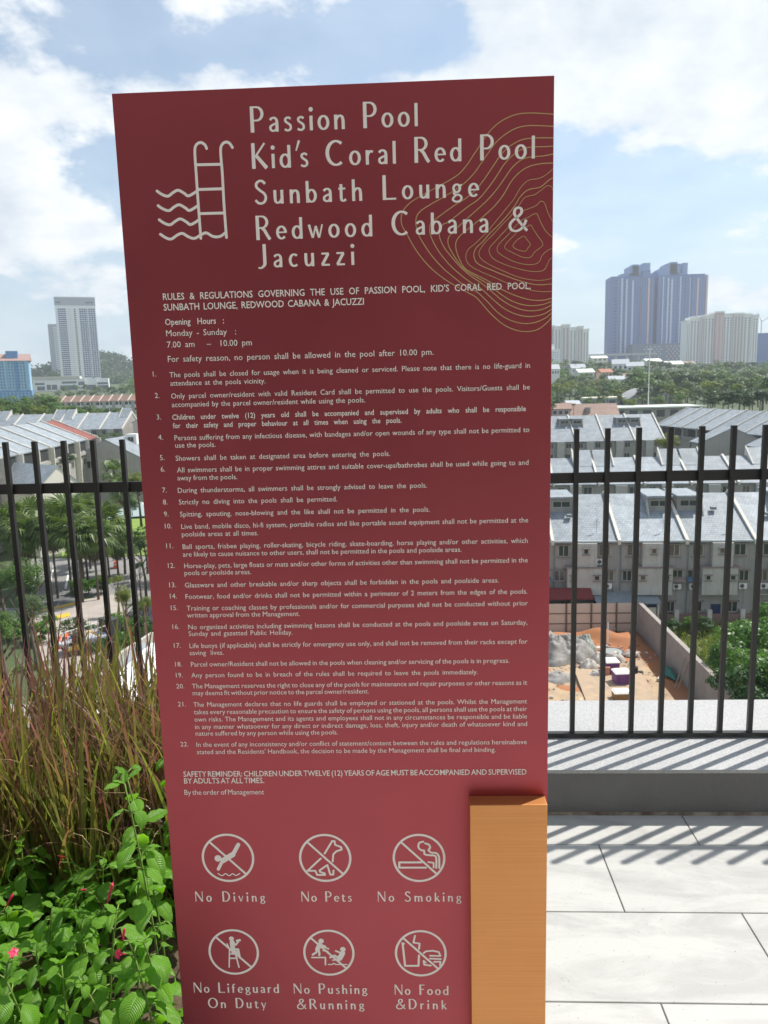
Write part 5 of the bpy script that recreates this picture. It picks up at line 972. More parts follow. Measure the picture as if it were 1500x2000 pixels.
# twin blue-grey towers
m_bt = mat('towers_blue_wall', (.085, .16, .38), .6); m_bt2 = mat('towers_panel', (.17, .27, .50), .6); m_pk = mat('towers_pink_strip', (.72, .48, .44), .7); m_lt = mat('towers_pale_strip', (.56, .64, .80), .7)
Yt = 1300; s = Yt/FPX
def bt(name, label, x0, x1, ytop, parts_):
    t, W1, H1 = tower_root(name, label, x0, x1, 695, ytop, Yt, zdrop=20); kx = W1/(x1-x0)
    MB().box(0, W1, 0, 40, 0, H1).build('wall', m_bt, t)
    for (a, b, y) in parts_['crown']:
        MB().box((a-x0)*kx, (b-x0)*kx, 3, 36, H1+.01, H1+(ytop-y)*s).build('crown_block', m_bt2, t)
    for (a, b, ya) in parts_.get('wing', ()):
        MB().box((a-x0)*kx, (b-x0)*kx, -5, 20, 0, 20+(695-ya)*s).build('wing', m_bt, t)
    for j, (a, b, mt) in enumerate(parts_['strip']):
        MB().box((a-x0)*kx, (b-x0)*kx, -6.6 if any(w_[0] <= a <= w_[1] for w_ in parts_.get('wing', ())) else -1.5, -.01, 22, H1-3-(j % 3)*2).build('strip', {'p': m_pk, 'l': m_lt}[mt], t)
    wg = MB(); facade(wg, 1, W1-1, 0, 24, H1-4, int(W1/4.2), 44, 0, .5, .55, -.15); facade(wg, 1, W1-1, 0, 24, H1-4, int(W1/12), 22, 1, .2, .5, -.2)
    for (a, b, ya) in parts_.get('wing', ()): facade(wg, (a-x0)*kx+.3, (b-x0)*kx-.3, -5, 24, 18+(695-ya)*s, max(2, int((b-a)*kx/4)), 40, 0, .5, .55, -.15)
    stuffwin(wg, [m_bt2, m_bglass], t); return t
bt('left_blue_tower', 'left one of the two blue-grey residential towers on the hill', 1191, 1274, 539, dict(crown=((1211, 1232, 534), (1226, 1252, 521), (1252, 1266, 516), (1232, 1244, 518)), wing=((1186, 1193, 559), (1249, 1264, 542)), strip=((1210, 1213, 'l'), (1219, 1222, 'l'), (1231, 1234, 'l'), (1248, 1250, 'p'), (1260, 1263, 'p'))))
bt('right_blue_tower', 'right one of the two blue-grey residential towers on the hill', 1281, 1371, 536, dict(crown=((1284, 1296, 524), (1296, 1324, 516), (1304, 1318, 513), (1329, 1338, 515), (1318, 1329, 533)), wing=((1345, 1375, 551),), strip=((1290, 1292, 'l'), (1299, 1302, 'l'), (1306, 1309, 'l'), (1323, 1325, 'l'), (1342, 1344, 'l'), (1354, 1357, 'p'), (1371, 1374, 'p'))))
t, W1, H1 = tower_root('link_tower', 'slim pink-edged lift tower between the two blue-grey towers', 1270, 1283, 695, 532, 1322, zdrop=20); MB().box(0, W1, 0, 20, 0, H1).build('wall', m_bt2, t); MB().box(W1*.3, W1*.6, -1, -.01, 0, H1-8).build('strip', m_pk, t)
t, W1, H1 = tower_root('tower_podium', 'low blue podium with checkered screen under the blue towers', 1235, 1345, 706, 671, 1270, zdrop=15)
MB().box(0, W1, 0, 30, 0, H1).build('wall', mat('podium_blue', (.15, .19, .28), .6), t); wg = MB()
for i in range(22):
    for j in range(6):
        if (i+j) % 2 and (i < 9 or i > 10): wg.box(W1*.2+i*W1*.036, W1*.2+i*W1*.036+2.0, -.4, -.01, H1-6-j*3.9, H1-3.6-j*3.9, 1 if 12 < i < 15 else 0)
stuffwin(wg, [mat('screen_pale', (.50, .55, .64), .6), m_pk], t, 'screen_panels')
t, W1, H1 = tower_root('viaduct', 'low pale viaduct in front of the blue towers', 1150, 1282, 697, 689, 1200, zdrop=12); MB().box(0, W1, 0, 10, H1-4, H1-1).build('deck', m_tg, t)
for k in range(6): MB().box(W1*(k+.4)/6, W1*(k+.4)/6+3, 3, 7, 0, H1-4.01).build('pier', m_tg, t)
# white slab blocks
m_wb = mat('slab_white', (.88, .87, .85), .7); m_wb2 = mat('slab_cream', (.74, .66, .63), .7); m_wp = mat('slab_pink', (.60, .38, .38), .7)
m_swin = mat('slab_windows', (.16, .17, .20), .5)
def slab(name, label, x0, x1, yb, yt, Y, pink, roofs):
    t, W1, H1 = tower_root(name, label, x0, x1, yb, yt, Y, zdrop=20); n = len(roofs); 
    for i, (a, b, dy, mt) in enumerate(roofs):
        xa, xb = W1*a, W1*b; d = (i % 2)*3.0
        MB().box(xa+.01, xb-.01, d, 24, 0, H1-dy).build('wall', {'w': m_wb, 'c': m_wb2, 'p': m_wp}[mt], t)
        MB().box(xa-.6, xb+.6, d-1.2, 25, H1-dy+.01, H1-dy+2.2).build('roof_edge', m_wb, t)
        wg = MB(); facade(wg, xa+.5, xb-.5, d, 6, H1-dy-3, max(2, int((xb-xa)/4.6)), 24, 0, .5, .6, -.12)
        stuffwin(wg, [m_swin if mt != 'p' else m_wb2], t)
    for x in roofs[1::3]: MB().box(W1*x[0]+3, W1*x[1]-2, 8, 18, H1+.5, H1+5).build('water_tank', m_tg, t)
    return t
slab('white_slab_block', 'broad white and pink slab block in front of the blue towers', 1338, 1477, 712, 622, 1150, None, ((0, .06, 3, 'w'), (.06, .2, -1, 'w'), (.2, .26, -3, 'c'), (.26, .40, -4, 'w'), (.40, .52, -8, 'p'), (.52, .66, -5, 'w'), (.66, .8, -5, 'c'), (.8, .92, -4, 'w'), (.92, 1, -2, 'w')))
slab('pale_slab_block', 'pale pink-and-white block at the sign edge left of the towers', 1066, 1150, 712, 643, 1150, None, ((0, .2, -4, 'c'), (.2, .36, -3, 'w'), (.36, .55, -5, 'c'), (.55, .72, -1, 'w'), (.72, .86, -2, 'c'), (.86, 1, 2, 'w')))
t, W1, H1 = tower_root('low_white_block', 'lower white block in front of the pale pink-and-white one', 1062, 1093, 716, 682, 1000, zdrop=12); MB().box(0, W1, 0, 20, 0, H1).build('wall', m_wb, t); wg = MB(); facade(wg, 1, W1-1, 0, 4, H1-3, 7, 12, 0, .45, .5, -.12); stuffwin(wg, [m_bt2], t); MB().box(W1*.2, W1*.7, 4, 14, H1+.01, H1+6).build('stair_head', m_wb, t)
t, W1, H1 = tower_root('blue_building', 'deep blue building cut by the right picture edge', 1478, 1530, 706, 650, 1180, zdrop=14); MB().box(0, W1, 0, 30, 0, H1).build('wall', mat('deep_blue', (.05, .12, .33), .6), t)
t = thing('tower_crane', 'faint construction crane above the blue building at the right edge', 'crane', D(1486, 655, 1200), 0)
cb_ = MB().tube([(0, 0, 0), (0, 0, 22)], .7, 4).tube([(0, 0, 20), (-6, 0, 33), (-9, 0, 30)], .5, 4).tube([(0, 0, 20), (24, 0, 34)], .5, 4); cb_.build('mast', m_tg, t)

# ------------------------------------------------------------------ far trees
LBL = ['dark broad tree', 'mid green tree', 'yellow-green crowned tree', 'greyish green tree']
def belt(name, px0, px1, pys, Y0, Y1_, n, kinds, rpx, group, seed, label):
    q = random.Random(seed); cnt = {}
    for i in range(n):
        f = (i+.8*q.random())/n; px = px0+(px1-px0)*f; Y = q.uniform(Y0, Y1_)
        py = pys(px)+q.uniform(-4, 10); k = q.choice(kinds); wp = q.uniform(*rpx)
        p = D(px, py, Y); rad = wp/2*Y/FPX; cnt[k] = cnt.get(k, 0)+1
        tree((p.x, Y, p.z-rad*2.0), rad*2.05, rad*1.12, k, LBL[k]+' '+label+', '+ORD[cnt[k]-1]+' from left', group+', '+['dark', 'mid green', 'yellow-green', 'greyish'][k]+' ones').children[0].scale.z = rad*1.05
belt('l', -20, 250, lambda x: 770 if x < 120 else 786 if x < 180 else 790, 262, 300, 26, [1, 1, 2, 1, 0, 3], (34, 58), 'trees in the left belt', 1, 'in the belt above the left rooftops')
belt('l2', -20, 240, lambda x: 786 if x < 160 else 798, 240, 256, 16, [1, 2, 2, 1], (30, 46), 'front trees of the left belt', 2, 'at the front of the left belt')
belt('r1', 1085, 1245, lambda x: 742, 420, 500, 20, [1, 0, 3, 1, 2], (26, 46), 'trees on the right slope', 3, 'on the slope behind the long cream shed')
belt('r2', 1235, 1420, lambda x: 722, 400, 520, 30, [1, 0, 1, 0, 2, 3], (34, 60), 'trees of the right wood', 4, 'in the wood below the white slab block')
belt('r2b', 1255, 1400, lambda x: 745, 330, 385, 14, [1, 0, 3, 2], (30, 50), 'lower trees of the right wood', 14, 'lower in the wood below the white slab block')
belt('r3', 1400, 1530, lambda x: 730, 300, 420, 16, [1, 0, 0, 1, 3], (36, 64), 'trees at the right edge', 5, 'by the right edge below the blue building')
belt('r4', 1378, 1520, lambda x: 757, 228, 262, 14, [0, 0, 0, 0, 1], (34, 56), 'big dark trees behind the sawtooth row', 6, 'rising right behind the slanting grey roofs')
belt('r5', 1080, 1500, lambda x: 704, 620, 820, 40, [1, 0, 1, 3], (20, 40), 'far trees at the towers', 7, 'far off at the foot of the towers')
belt('l5', 110, 280, lambda x: 752, 620, 820, 16, [1, 0, 1, 3], (16, 30), 'far trees below the hill', 17, 'far off below the wooded hill on the left')
belt('r6', 1085, 1240, lambda x: 730, 520, 560, 18, [1, 0, 1, 3, 2], (22, 36), 'trees between the hillside houses', 33, 'between the small houses on the slope')
belt('r7', 1090, 1500, lambda x: 716, 560, 640, 30, [1, 0, 1, 3], (24, 42), 'trees above the hillside houses', 34, 'on the slope under the slab blocks')
belt('r8', 1085, 1370, lambda x: 765, 310, 330, 12, [1, 0, 3, 2], (20, 34), 'trees near the sheds', 35, 'beside the low sheds')
tree_px(1208, 800, 752, 330, 2, 'bright yellow-green tree in front of the far wood', wpx=34)
tree_px(1392, 770, 738, 300, 2, 'broad yellow-green crown above the dark trees', wpx=52)
tree_px(1440, 775, 742, 262, 2, 'yellow-green treetop above the dark trees by the right edge', wpx=40)
tree_px(1078, 815, 772, 215, 0, 'dark brown-green tree at the sign edge above the third row', wpx=40)
tree_px(1120, 806, 786, 225, 0, 'small dark cypress-like tree behind the third row', wpx=10)
tree_px(1325, 812, 768, 320, 3, 'grey-green palm-like tree beside the long canopy', wpx=44)
tree_px(1291, 800, 768, 330, 1, 'round green tree beside the barrel roof', wpx=26)
tree_px(1303, 895, 838, 150, 2, 'yellow-green tree standing between the second and third rows', wpx=56, near=True)
tree_px(236, 838, 796, 236, 2, 'yellow-green tree at the right end of the row below the belt', wpx=46)
tree_px(195, 862, 846, 200, 3, 'low dull green tree beside the red roof', wpx=46)
tree_px(225, 856, 842, 205, 1, 'low green tree behind the greige gable', wpx=36)
tree_px(132, 915, 880, 138, 0, 'round dark tree between the cream house and the slanting row', wpx=40, near=True)
# wooded hill behind the left tower, one mass
r = np.random.default_rng(8); P = []
for i in range(3600):
    x, y = r.uniform(-900, -440), r.uniform(1150, 1560); P.append((x, y, terrain(x, y)+r.uniform(0, 7)))
P = np.array(P); nl = 11
base = np.repeat(P, nl, 0)+r.normal(0, 1, (len(P)*nl, 3))*np.array([4.2, 4.2, 3.0]); u = r.normal(0, 1, base.shape); u /= np.linalg.norm(u, axis=1)[:, None]
v = np.cross(u, r.normal(0, 1, base.shape)); v /= np.linalg.norm(v, axis=1)[:, None]; u *= 1.9; v *= 1.6
V = np.stack([base-u, base-v, base+u, base+v], 1).reshape(-1, 3)
tag(link('wooded_hill', np_mesh('wooded_hill', V, np.arange(len(V)).reshape(-1, 4), m_f1)), 'far wooded hill rising right of the glass tower', 'woods', kind='stuff')

# the wood that goes on behind the sign
r = np.random.default_rng(18); P = []
for i in range(4200):
    y = r.uniform(245, 980); x = r.uniform((270-824)/FPX*y, (1085-824)/FPX*y); P.append((x, y, terrain(x, y)+r.uniform(1, 9)))
P = np.array(P); nl = 9; big_ = (P[:, 1]/400)[:, None]
sc_ = np.repeat(big_, nl, 0)
base = np.repeat(P, nl, 0)+r.normal(0, 1, (len(P)*nl, 3))*np.array([2.6, 2.6, 2.0])*sc_; u = r.normal(0, 1, base.shape); u /= np.linalg.norm(u, axis=1)[:, None]
v = np.cross(u, r.normal(0, 1, base.shape)); v /= np.linalg.norm(v, axis=1)[:, None]; u *= 1.1*sc_; v *= .9*sc_
V = np.stack([base-u, base-v, base+u, base+v], 1).reshape(-1, 3)
tag(link('woods', np_mesh('woods', V, np.arange(len(V)).reshape(-1, 4), m_f2)), 'far wood between the terraced rows and the towers, behind the sign', 'woods', kind='stuff')
# ------------------------------------------------------------------ building site beyond the railing
m_earth = mat('orange_earth', (.42, .165, .06), .95, noise=(.35, 1, (.33, .15, .08)), bump=(3, .8)); m_sand = mat('pale_sand', (.46, .33, .20), .95, noise=(.7, 1, (.30, .22, .16)), bump=(4, .6))
def bumpy(name, x0, x1, y0, y1, z, amp, m, n=40, seed=1, fall=True):
    q = np.random.default_rng(seed); X, Y = np.meshgrid(np.linspace(x0, x1, n), np.linspace(y0, y1, n)); Z = np.zeros_like(X)
    for k in range(9): a, b, c, d = q.uniform(.2, 1.6), q.uniform(.2, 1.6), q.uniform(0, 6), q.uniform(0, 6); Z += np.sin(X*a+c+Y*.3*b)*np.sin(Y*b+d)/9
    if fall: e = np.minimum(1, np.minimum(np.minimum(X-x0, x1-X), np.minimum(Y-y0, y1-Y))/(.12*(x1-x0))); Z = (Z+.5)*e
    V = np.stack([X, Y, z+amp*Z], -1).reshape(-1, 3); F4 = np.array([(j*n+i, j*n+i+1, (j+1)*n+i+1, (j+1)*n+i) for j in range(n-1) for i in range(n-1)])
    return link(name, np_mesh(name, V, F4, m, smooth=True))
tag(bumpy('earth_ground', -14, 21.4, 50, 74.4, ZG+.05, .5, m_earth, 60, 3), kind='structure')
tag(bumpy('sand_ground', -1, 19.5, 51, 66.5, ZG+.30, .25, m_sand, 50, 4, True), kind='structure')
tag(bumpy('earth_bank', 8, 21.3, 69, 74.0, ZG+.1, 1.5, m_earth, 40, 6), kind='structure')
tag(bumpy('scrub_ground', 21.9, 60, 44, 77, ZG+.02, .6, mat('scrub_floor', (.10, .14, .04), .95, noise=(.5, 1, (.18, .17, .08))), 40, 7), kind='structure')
m_conc = mat('rough_concrete', (.36, .325, .29), .9, noise=(.8, .8, (.27, .23, .21)), bump=(5, .4))
tag(MB().box(21.45, 21.85, 44, 75, ZG-.5, ZG+3.1).build('site_wall', m_conc), 'long bare concrete wall running away from the viewer beside the building site', 'wall')
hoard = thing('hoarding', 'beige sheet-metal hoarding with brown posts at the back of the site', 'fence', (-12.9, 74.7, ZG))
m_sheet = mat('beige_sheet', (.62, .52, .44), .6, noise=(.5, .5, (.52, .44, .38))); m_post = mat('hoarding_post', (.14, .11, .08), .8)
sheet = MB()
for k in range(11): sheet.box(k*.225, k*.225+.14, -.03, .03, .1, 3.05).box(k*.225+.14, k*.225+.225, -.015, .015, .1, 3.05)
sheet = sheet.mesh('sheet_panel', m_sheet); hp = MB().box(-.07, .07, -.18, -.035, 0, 3.1).mesh('post', m_post)
for k in range(14): link('sheet_panel', sheet, hoard, (k*2.48, 0, 0)); link('post', hp, hoard, (k*2.48, 0, 0))
for z in (.95, 2.0): MB().box(0, 34.3, -.08, -.032, z, z+.09).build('cross_rail', m_post, hoard)
# red membrane and metal lean-to roofs behind the hoarding
tag(MB().prism([(75.3, ZG+3.25), (75.3, ZG+3.4), (76.6, ZG+4.2), (77.1, ZG+4.0), (77.1, ZG+3.1)], 2, 17.2, 0, 'x').build('red_awning', mat('dark_red_tarp', (.17, .03, .03), .8)), 'dark red awning sheet just behind the beige hoarding', 'awning')
lean = thing('lean_to', 'grey corrugated lean-to roof behind the hoarding corner', 'shed', (17.5, 75.2, ZG)); MB().prism([(0, 2.75), (0, 2.83), (3.0, 3.9), (3.0, 3.8)], 0, 6.4, 0, 'x').build('roof', mat('corrugated', (.24, .27, .29), .5, noise=(2, .6, (.16, .18, .20))), lean)
for k in range(16): MB().box(k*.4, k*.4+.06, 0, .05, 2.84, 2.86).build('roof_rib', m_pipe, lean)
for x in (.3, 3.2, 6.1): MB().box(x, x+.15, .1, .25, 0, 2.74).build('post', m_cope, lean)
MB().box(3.4, 6.1, .6, .75, 0, 2.2).build('wall', m_wall_w, lean)
gd = thing('garden_wall', 'low reddish garden wall with pale pillars in front of the nearest houses', 'wall', (22.5, 76.3, ZG)); MB().box(0, 24, 0, .2, 0, 1.3).build('brick_wall', mat('dull_brick', (.27, .17, .14), .9, noise=(3, 1, (.20, .14, .12))), gd)
for k in range(8): MB().box(k*3.3-.2, k*3.3+.25, -.1, .32, 0, 1.75).build('pillar', m_cope, gd)
# grey tarpaulin heap, sacks, rubble
def heap(name, x, y, rx, ry, h, m, seed, n=34):
    q = np.random.default_rng(seed); ph = q.uniform(0, 6, 8); V = []; rs = np.linspace(0, 1, n//2)
    for i in rs:
        for j in range(n):
            a = 2*math.pi*j/n; rr = i*(1+.14*math.sin(3*a+ph[0])+.08*math.sin(7*a+ph[1])); z = h*(1-i*i)**.8*(1+(.20*math.sin(3*a+ph[2]+6*i)+.08*math.sin(9*a+ph[3]-9*i))*min(1, i*2.2)+.07*math.sin(15*i+2*a+ph[4])+.05*math.sin(23*a*i+ph[5])+.05*math.sin(31*i+5*a+ph[6]))
            V.append((rx*rr*math.cos(a), ry*rr*math.sin(a), z))
    k = n//2; F4 = np.array([(i*n+j, i*n+(j+1) % n, (i+1)*n+(j+1) % n, (i+1)*n+j) for i in range(k-1) for j in range(n)])
    return link(name, np_mesh(name, np.array(V), F4, m, smooth=True), None, (x, y, ZG+.35))
m_tarp = mat('grey_tarpaulin', (.34, .32, .30), .8, noise=(1.6, 1, (.19, .175, .16)), bump=(4, 1.0, 10)); m_bag = mat('white_sack', (.56, .53, .48), .8, noise=(2, 1, (.38, .33, .28)), bump=(6, .6))
p = G(1098, 1290, ZG+.4); tag(heap('tarpaulin_heap', p.x, p.y+1.2, 2.9, 2.6, 1.8, m_tarp, 2, 60), 'large crumpled grey tarpaulin covering a heap on the orange earth', 'tarpaulin')
p = G(1145, 1275, ZG+.4); tag(heap('dark_bundle', p.x, p.y+1, 1.2, 1.0, 1.3, mat('dark_net', (.09, .12, .10), .8, noise=(4, 1, (.45, .45, .4))), 5), 'dark green netting bundle behind the grey tarpaulin', 'bundle')
for i, (px, py, r_, h_, l) in enumerate(((1150, 1305, .9, .8, 'white sack heap right beside the tarpaulin'), (1165, 1322, .8, .6, 'small pale sack heap in front of the others'), (1168, 1292, .8, .9, 'white and blue sack pile left of the round basin'), (1202, 1288, .9, .7, 'white sack pile under the round basin'), (1232, 1278, .7, .4, 'low pale bag lying on the orange earth'), (1090, 1325, 1.4, .55, 'flat brown sack pile at the front of the tarpaulin'))):
    p = G(px, py, ZG+.4); tag(heap('sack_pile', p.x, p.y, r_, r_*.8, h_, m_bag if i != 5 else m_tarp, 20+i, 22), l, 'sacks')
p = G(1196, 1282, ZG+.4); t = thing('round_basin', 'dark round basin standing among the sacks', 'basin', p); mb = MB(); mb.tube([(0, 0, 0), (0, 0, .55)], .95, 20, caps=False).tube([(0, 0, .5), (0, 0, .02)], .88, 20); mb.build('bowl', mat('basin_grey', (.30, .31, .30), .6), t); MB().tube([(0, 0, .40), (0, 0, .42)], .86, 20).build('water', mat('basin_water', (.06, .07, .08), .2), t)
for i, (px, py) in enumerate(((1135, 1318), (1142, 1316), (1149, 1313))):
    p = G(px, py, ZG+.45); tag(MB().box(-.16, .16, -.7, .7, 0, .12, T=Matrix.Rotation(.5, 4, 'Z')).build('plank', mat('raw_plank', (.48, .33, .22), .8), None, p), f'short raw plank on the sacks, {ORD[i]} from the left', 'plank')
q = np.random.default_rng(77); rub = MB()
for i in range(900):
    x, y = (q.uniform(2, 21), q.uniform(53, 73.5)) if i % 2 else (q.normal(14.5, 2.2), q.normal(67, 2.6)); x = min(x, 20.9); s_ = q.uniform(.04, .15) if q.random() < .9 else q.uniform(.15, .30); T_ = Matrix.Translation((x, y, ZG+.48)) @ Matrix.Rotation(q.uniform(0, 3), 4, 'Z') @ Matrix.Rotation(q.uniform(-.5, .5), 4, 'X')
    rub.box(-s_, s_, -s_*.6, s_*.6, -s_*.3, s_*.35, int(q.integers(0, 4)), T=T_)
tag(rub.build('rubble', [m_bag, m_tarp, mat('clay_lump', (.34, .17, .09), .9), mat('brick_bit', (.42, .20, .13), .9)]), 'small stones and scraps strewn over the site ground', 'rubble', kind='stuff')
# purple bins with white lids, brown crate
m_purple = mat('purple_plastic', (.16, .055, .20), .5); m_lid = mat('white_lid', (.85, .84, .80), .5)
def bin_(x, y, z, w_, d_, h_, label, body, rz=0):
    t = thing('storage_bin', label, 'bin', (x, y, z), rz)
    o_ = MB().prism([(-w_*.46, 0), (w_*.46, 0), (w_*.5, h_), (-w_*.5, h_)], -d_/2, d_/2).build('body', body, t)
    for k in (-.25, .25): MB().box(w_*k-.03, w_*k+.03, -d_/2-.05, -d_/2-.002, .1, h_-.1).build('rib', body, t)
    mb = MB().box(-w_*.54, w_*.54, -d_*.55, d_*.55, h_+.002, h_+.10).box(-w_*.46, w_*.46, -d_*.46, d_*.46, h_+.102, h_+.17)
    l = mb.build('lid', m_lid, t); b_ = l.modifiers.new('b', 'BEVEL'); b_.width = .03; return t
p = G(1216, 1343, ZG+.35); bin_(p.x, p.y+.5, ZG+.33, 1.25, 1.1, 1.15, 'purple plastic bin with white lid, front one of two', m_purple, .08)
p = G(1203, 1332, ZG+.35); bin_(p.x, p.y+1.7, ZG+.33, 1.1, 1.1, 1.2, 'purple plastic bin with white lid, rear one of two', m_purple, .08)
p = G(1213, 1371, ZG+.35); bin_(p.x, p.y, ZG+.30, 1.25, .9, .85, 'brown box with cream lid in front of the purple bins', mat('brown_box', (.24, .13, .05), .6, noise=(2, 1, (.35, .20, .07))), .05)
p = G(1181, 1322, ZG+.35); tag(MB().box(-.35, .35, -.3, .3, 0, .9).box(-.38, .38, -.33, .33, .902, .95).build('orange_crate', mat('terracotta_crate', (.55, .24, .15), .7), None, p), 'terracotta coloured crate left of the purple bins', 'crate')
p = G(1240, 1320, ZG+.35); tag(MB().tube([(0, 0, 0), (0, 0, .8)], .25, 12).tube([(.5, .1, 0), (.5, .1, .35)], .22, 12).build('black_drum', m_dark, None, p), 'black drum with a small one beside the purple bins', 'drum')
tag(MB().box(-2.9, 2.6, -4.5, 4.5, 0, .06, T=Matrix.Rotation(-.06, 4, 'Z')).build('plywood_sheet', mat('plywood', (.46, .33, .21), .8, noise=(1.2, 1, (.33, .25, .18))), None, (15.5, 58.5, ZG+.58)), 'pale plywood sheets laid flat on the ground right of the bins', 'plywood')
for i, (a_, b_) in enumerate((((1336, 1282), (1318, 1343)), ((1333, 1290), (1324, 1345)))):
    p0 = G(a_[0], a_[1], ZG+2.6); p1 = G(b_[0], b_[1], ZG+.3); p0 = Vector((21.35, p0.y, ZG+2.5)); tag(MB().tube([p1, p0], .05, 6).build('leaning_pole', mat('pole_wood', (.30, .24, .19), .8)), f'thin pole leaning on the concrete wall, {["upper", "lower"][i]} one', 'pole')
p = G(1187, 1262, ZG+.3); tag(MB().tube([(0, 0, 0), (.05, .3, 2.2)], .06, 6).build('pale_pipe', m_white, None, p), 'pale upright pipe standing behind the round basin', 'pipe')
p = G(1305, 1312, ZG+.4); tag(heap('green_net', p.x, p.y, .5, 1.6, .35, mat('green_netting', (.03, .16, .12), .7), 31, 20), 'green netting lying along the foot of the concrete wall', 'net')
# scrub and shrubs right of the wall
m_scrub = leafmat('scrub_grass', (.10, .15, .03), (.20, .23, .06), trans=.35, rough=.6, scale=.6)
def reg(x0, x1, y0, y1):
    return lambda r, n: (r.uniform(x0, x1, n), r.uniform(y0, y1, n))
tag(link('scrub', blades('scrub', 9000, reg(22.2, 42, 46, 75.5), ZG+.2, (.5, 1.3), (.08, .2), 44, m_scrub, .5, .8)), 'tall yellow-green scrub grass beyond the concrete wall', 'grass', kind='stuff')
m_shr = leafmat('shrub_bright', (.035, .11, .015), (.12, .24, .03), trans=.35, rough=.4, scale=.5); m_shr2 = leafmat('shrub_dark', (.02, .065, .015), (.05, .12, .02), trans=.3, rough=.45, scale=.5)
SH = [crown_mesh('foliage', 1, 1, .8, 22, 3800, .052, 60, m_shr), crown_mesh('foliage', 1, 1, .8, 20, 3800, .052, 61, m_shr), crown_mesh('foliage', 1, 1, .8, 18, 2600, .055, 62, m_shr2)]
def shrub(px, py, Y, rad, k, label, group=None):
    p = D(px, py, Y); t = thing('shrub', label, 'shrub', (p.x, Y, max(ZG, p.z-rad*1.4)), rt.uniform(0, 6.28), group)
    link('foliage', SH[k], t, (0, 0, p.z-max(ZG, p.z-rad*1.4)), None, (rad, rad, rad*.9)); MB().tube([(0, 0, -.2), (0, 0, .5+p.z-max(ZG, p.z-rad*1.4))], .07, 6).build('stem', m_bark, t); return t
for args in ((1475, 1255, 62, 3.2, 0, 'large bright broad-leaved shrub at the right edge'), (1440, 1290, 57, 2.4, 1, 'bright broad-leaved shrub between the last two bars'), (1500, 1330, 52, 3.0, 0, 'bright shrub low at the right picture edge'), (1455, 1345, 51, 2.3, 2, 'dark shrub low beside the concrete wall'), (1490, 1195, 70, 1.6, 1, 'top of a bright bush high at the right edge'), (1430, 1235, 66, 1.5, 0, 'small bright bush in front of the garden wall'), (1313, 1222, 71, 1.1, 2, 'dark low bush in the corner by the wall'), (1345, 1215, 73, 1.0, 1, 'bright low bush in front of the garden wall'), (1375, 1218, 73, 1.1, 2, 'dark low bush under the third window'), (1400, 1290, 60, 1.2, 2, 'small dark bush at the edge of the scrub'), (1405, 1330, 54, 1.3, 2, 'dark bush behind the concrete wall top'), (1465, 1300, 54, 2.0, 1, 'bright leafy shrub in the middle of the thicket')): shrub(*args)

# ------------------------------------------------------------------ left side: roads, lawn, palms, trees
m_asph = mat('asphalt', (.20, .195, .19), .9, noise=(.3, 1, (.26, .25, .24)), bump=(8, .2)); m_asph2 = mat('dark_asphalt', (.10, .10, .105), .9, noise=(.4, 1, (.15, .15, .15)))
def patch(name, pts, z, m, kind='structure'):
    mb = MB(); mb.poly([G(x, y, z) for x, y in pts]); o_ = mb.build(name, m); tag(o_, kind=kind); return o_
patch('road', [(60, 1165), (60, 1092), (330, 1085), (330, 1165), (250, 1180), (180, 1165)], ZG+.02, m_asph)
patch('lawn', [(120, 1088), (120, 1020), (330, 1010), (330, 1083)], ZG+.03, mat('lawn', (.15, .25, .04), .95, noise=(.3, 1, (.22, .30, .06)), bump=(20, .5)))
patch('parking', [(40, 1200), (60, 1165), (170, 1158), (150, 1188)], ZG+.05, m_asph2)
patch('driveway', [(100, 1400), (60, 1195), (170, 1170), (225, 1160), (250, 1200), (190, 1290), (120, 1400)], ZG+.08, mat('pale_drive', (.42, .37, .33), .9, noise=(.5, 1, (.34, .29, .26)), bump=(5, .3)))
m_yl = mat('yellow_line', (.65, .42, .04), .8)
patch('yellow_markings', [(74, 1196), (76, 1193), (155, 1174), (157, 1178)], ZG+.12, m_yl); patch('yellow_markings', [(100, 1212), (100, 1205), (135, 1196), (137, 1203)], ZG+.12, m_yl)
for i, x in enumerate((72, 104, 136)): patch('parking_line', [(x, 1100), (x+3, 1100), (x-6, 1150), (x-10, 1150)], ZG+.06, m_white)
for i, (px, pb, pt, Y, s) in enumerate(((20, 1120, 1015, 92, 2.5), (62, 1125, 1002, 95, 2.4), (100, 1150, 1020, 90, 2.3), (127, 1156, 1005, 93, 2.7), (160, 1120, 990, 99, 2.5), (182, 1165, 1040, 89, 2.2), (205, 1125, 1010, 99, 2.4), (226, 1120, 1045, 101, 2.0), (150, 1158, 1035, 88, 2.2), (45, 1130, 1035, 90, 2.3), (85, 1120, 1000, 101, 2.3))):
    p = D(px, pt+14, Y); palm((p.x, Y, ZG), p.z-ZG, s, ['fan palm at the left edge', 'fan palm behind the second railing bar', 'fan palm left of the double-trunked one', 'tall fan palm in the middle of the palm group', 'rearmost fan palm in front of the cream gable', 'low fan palm right of the middle one', 'fan palm beside the lawn', 'small fan palm next to the lawn edge', 'drooping fan palm in the middle front', 'low fan palm near the left edge', 'fan palm under the roof of the cream house'][i], 'fan palms along the road')
p = D(240, 960, 112); palm((p.x, 112, ZG), p.z-ZG, 2.0, 'tall slim fan palm standing on the lawn', n=18, dead=3)
p = D(222, 925, 118); palm((p.x, 118, ZG), p.z-ZG, 1.9, 'tallest slim palm with yellowing fronds by the greige gable', n=16, dead=8)
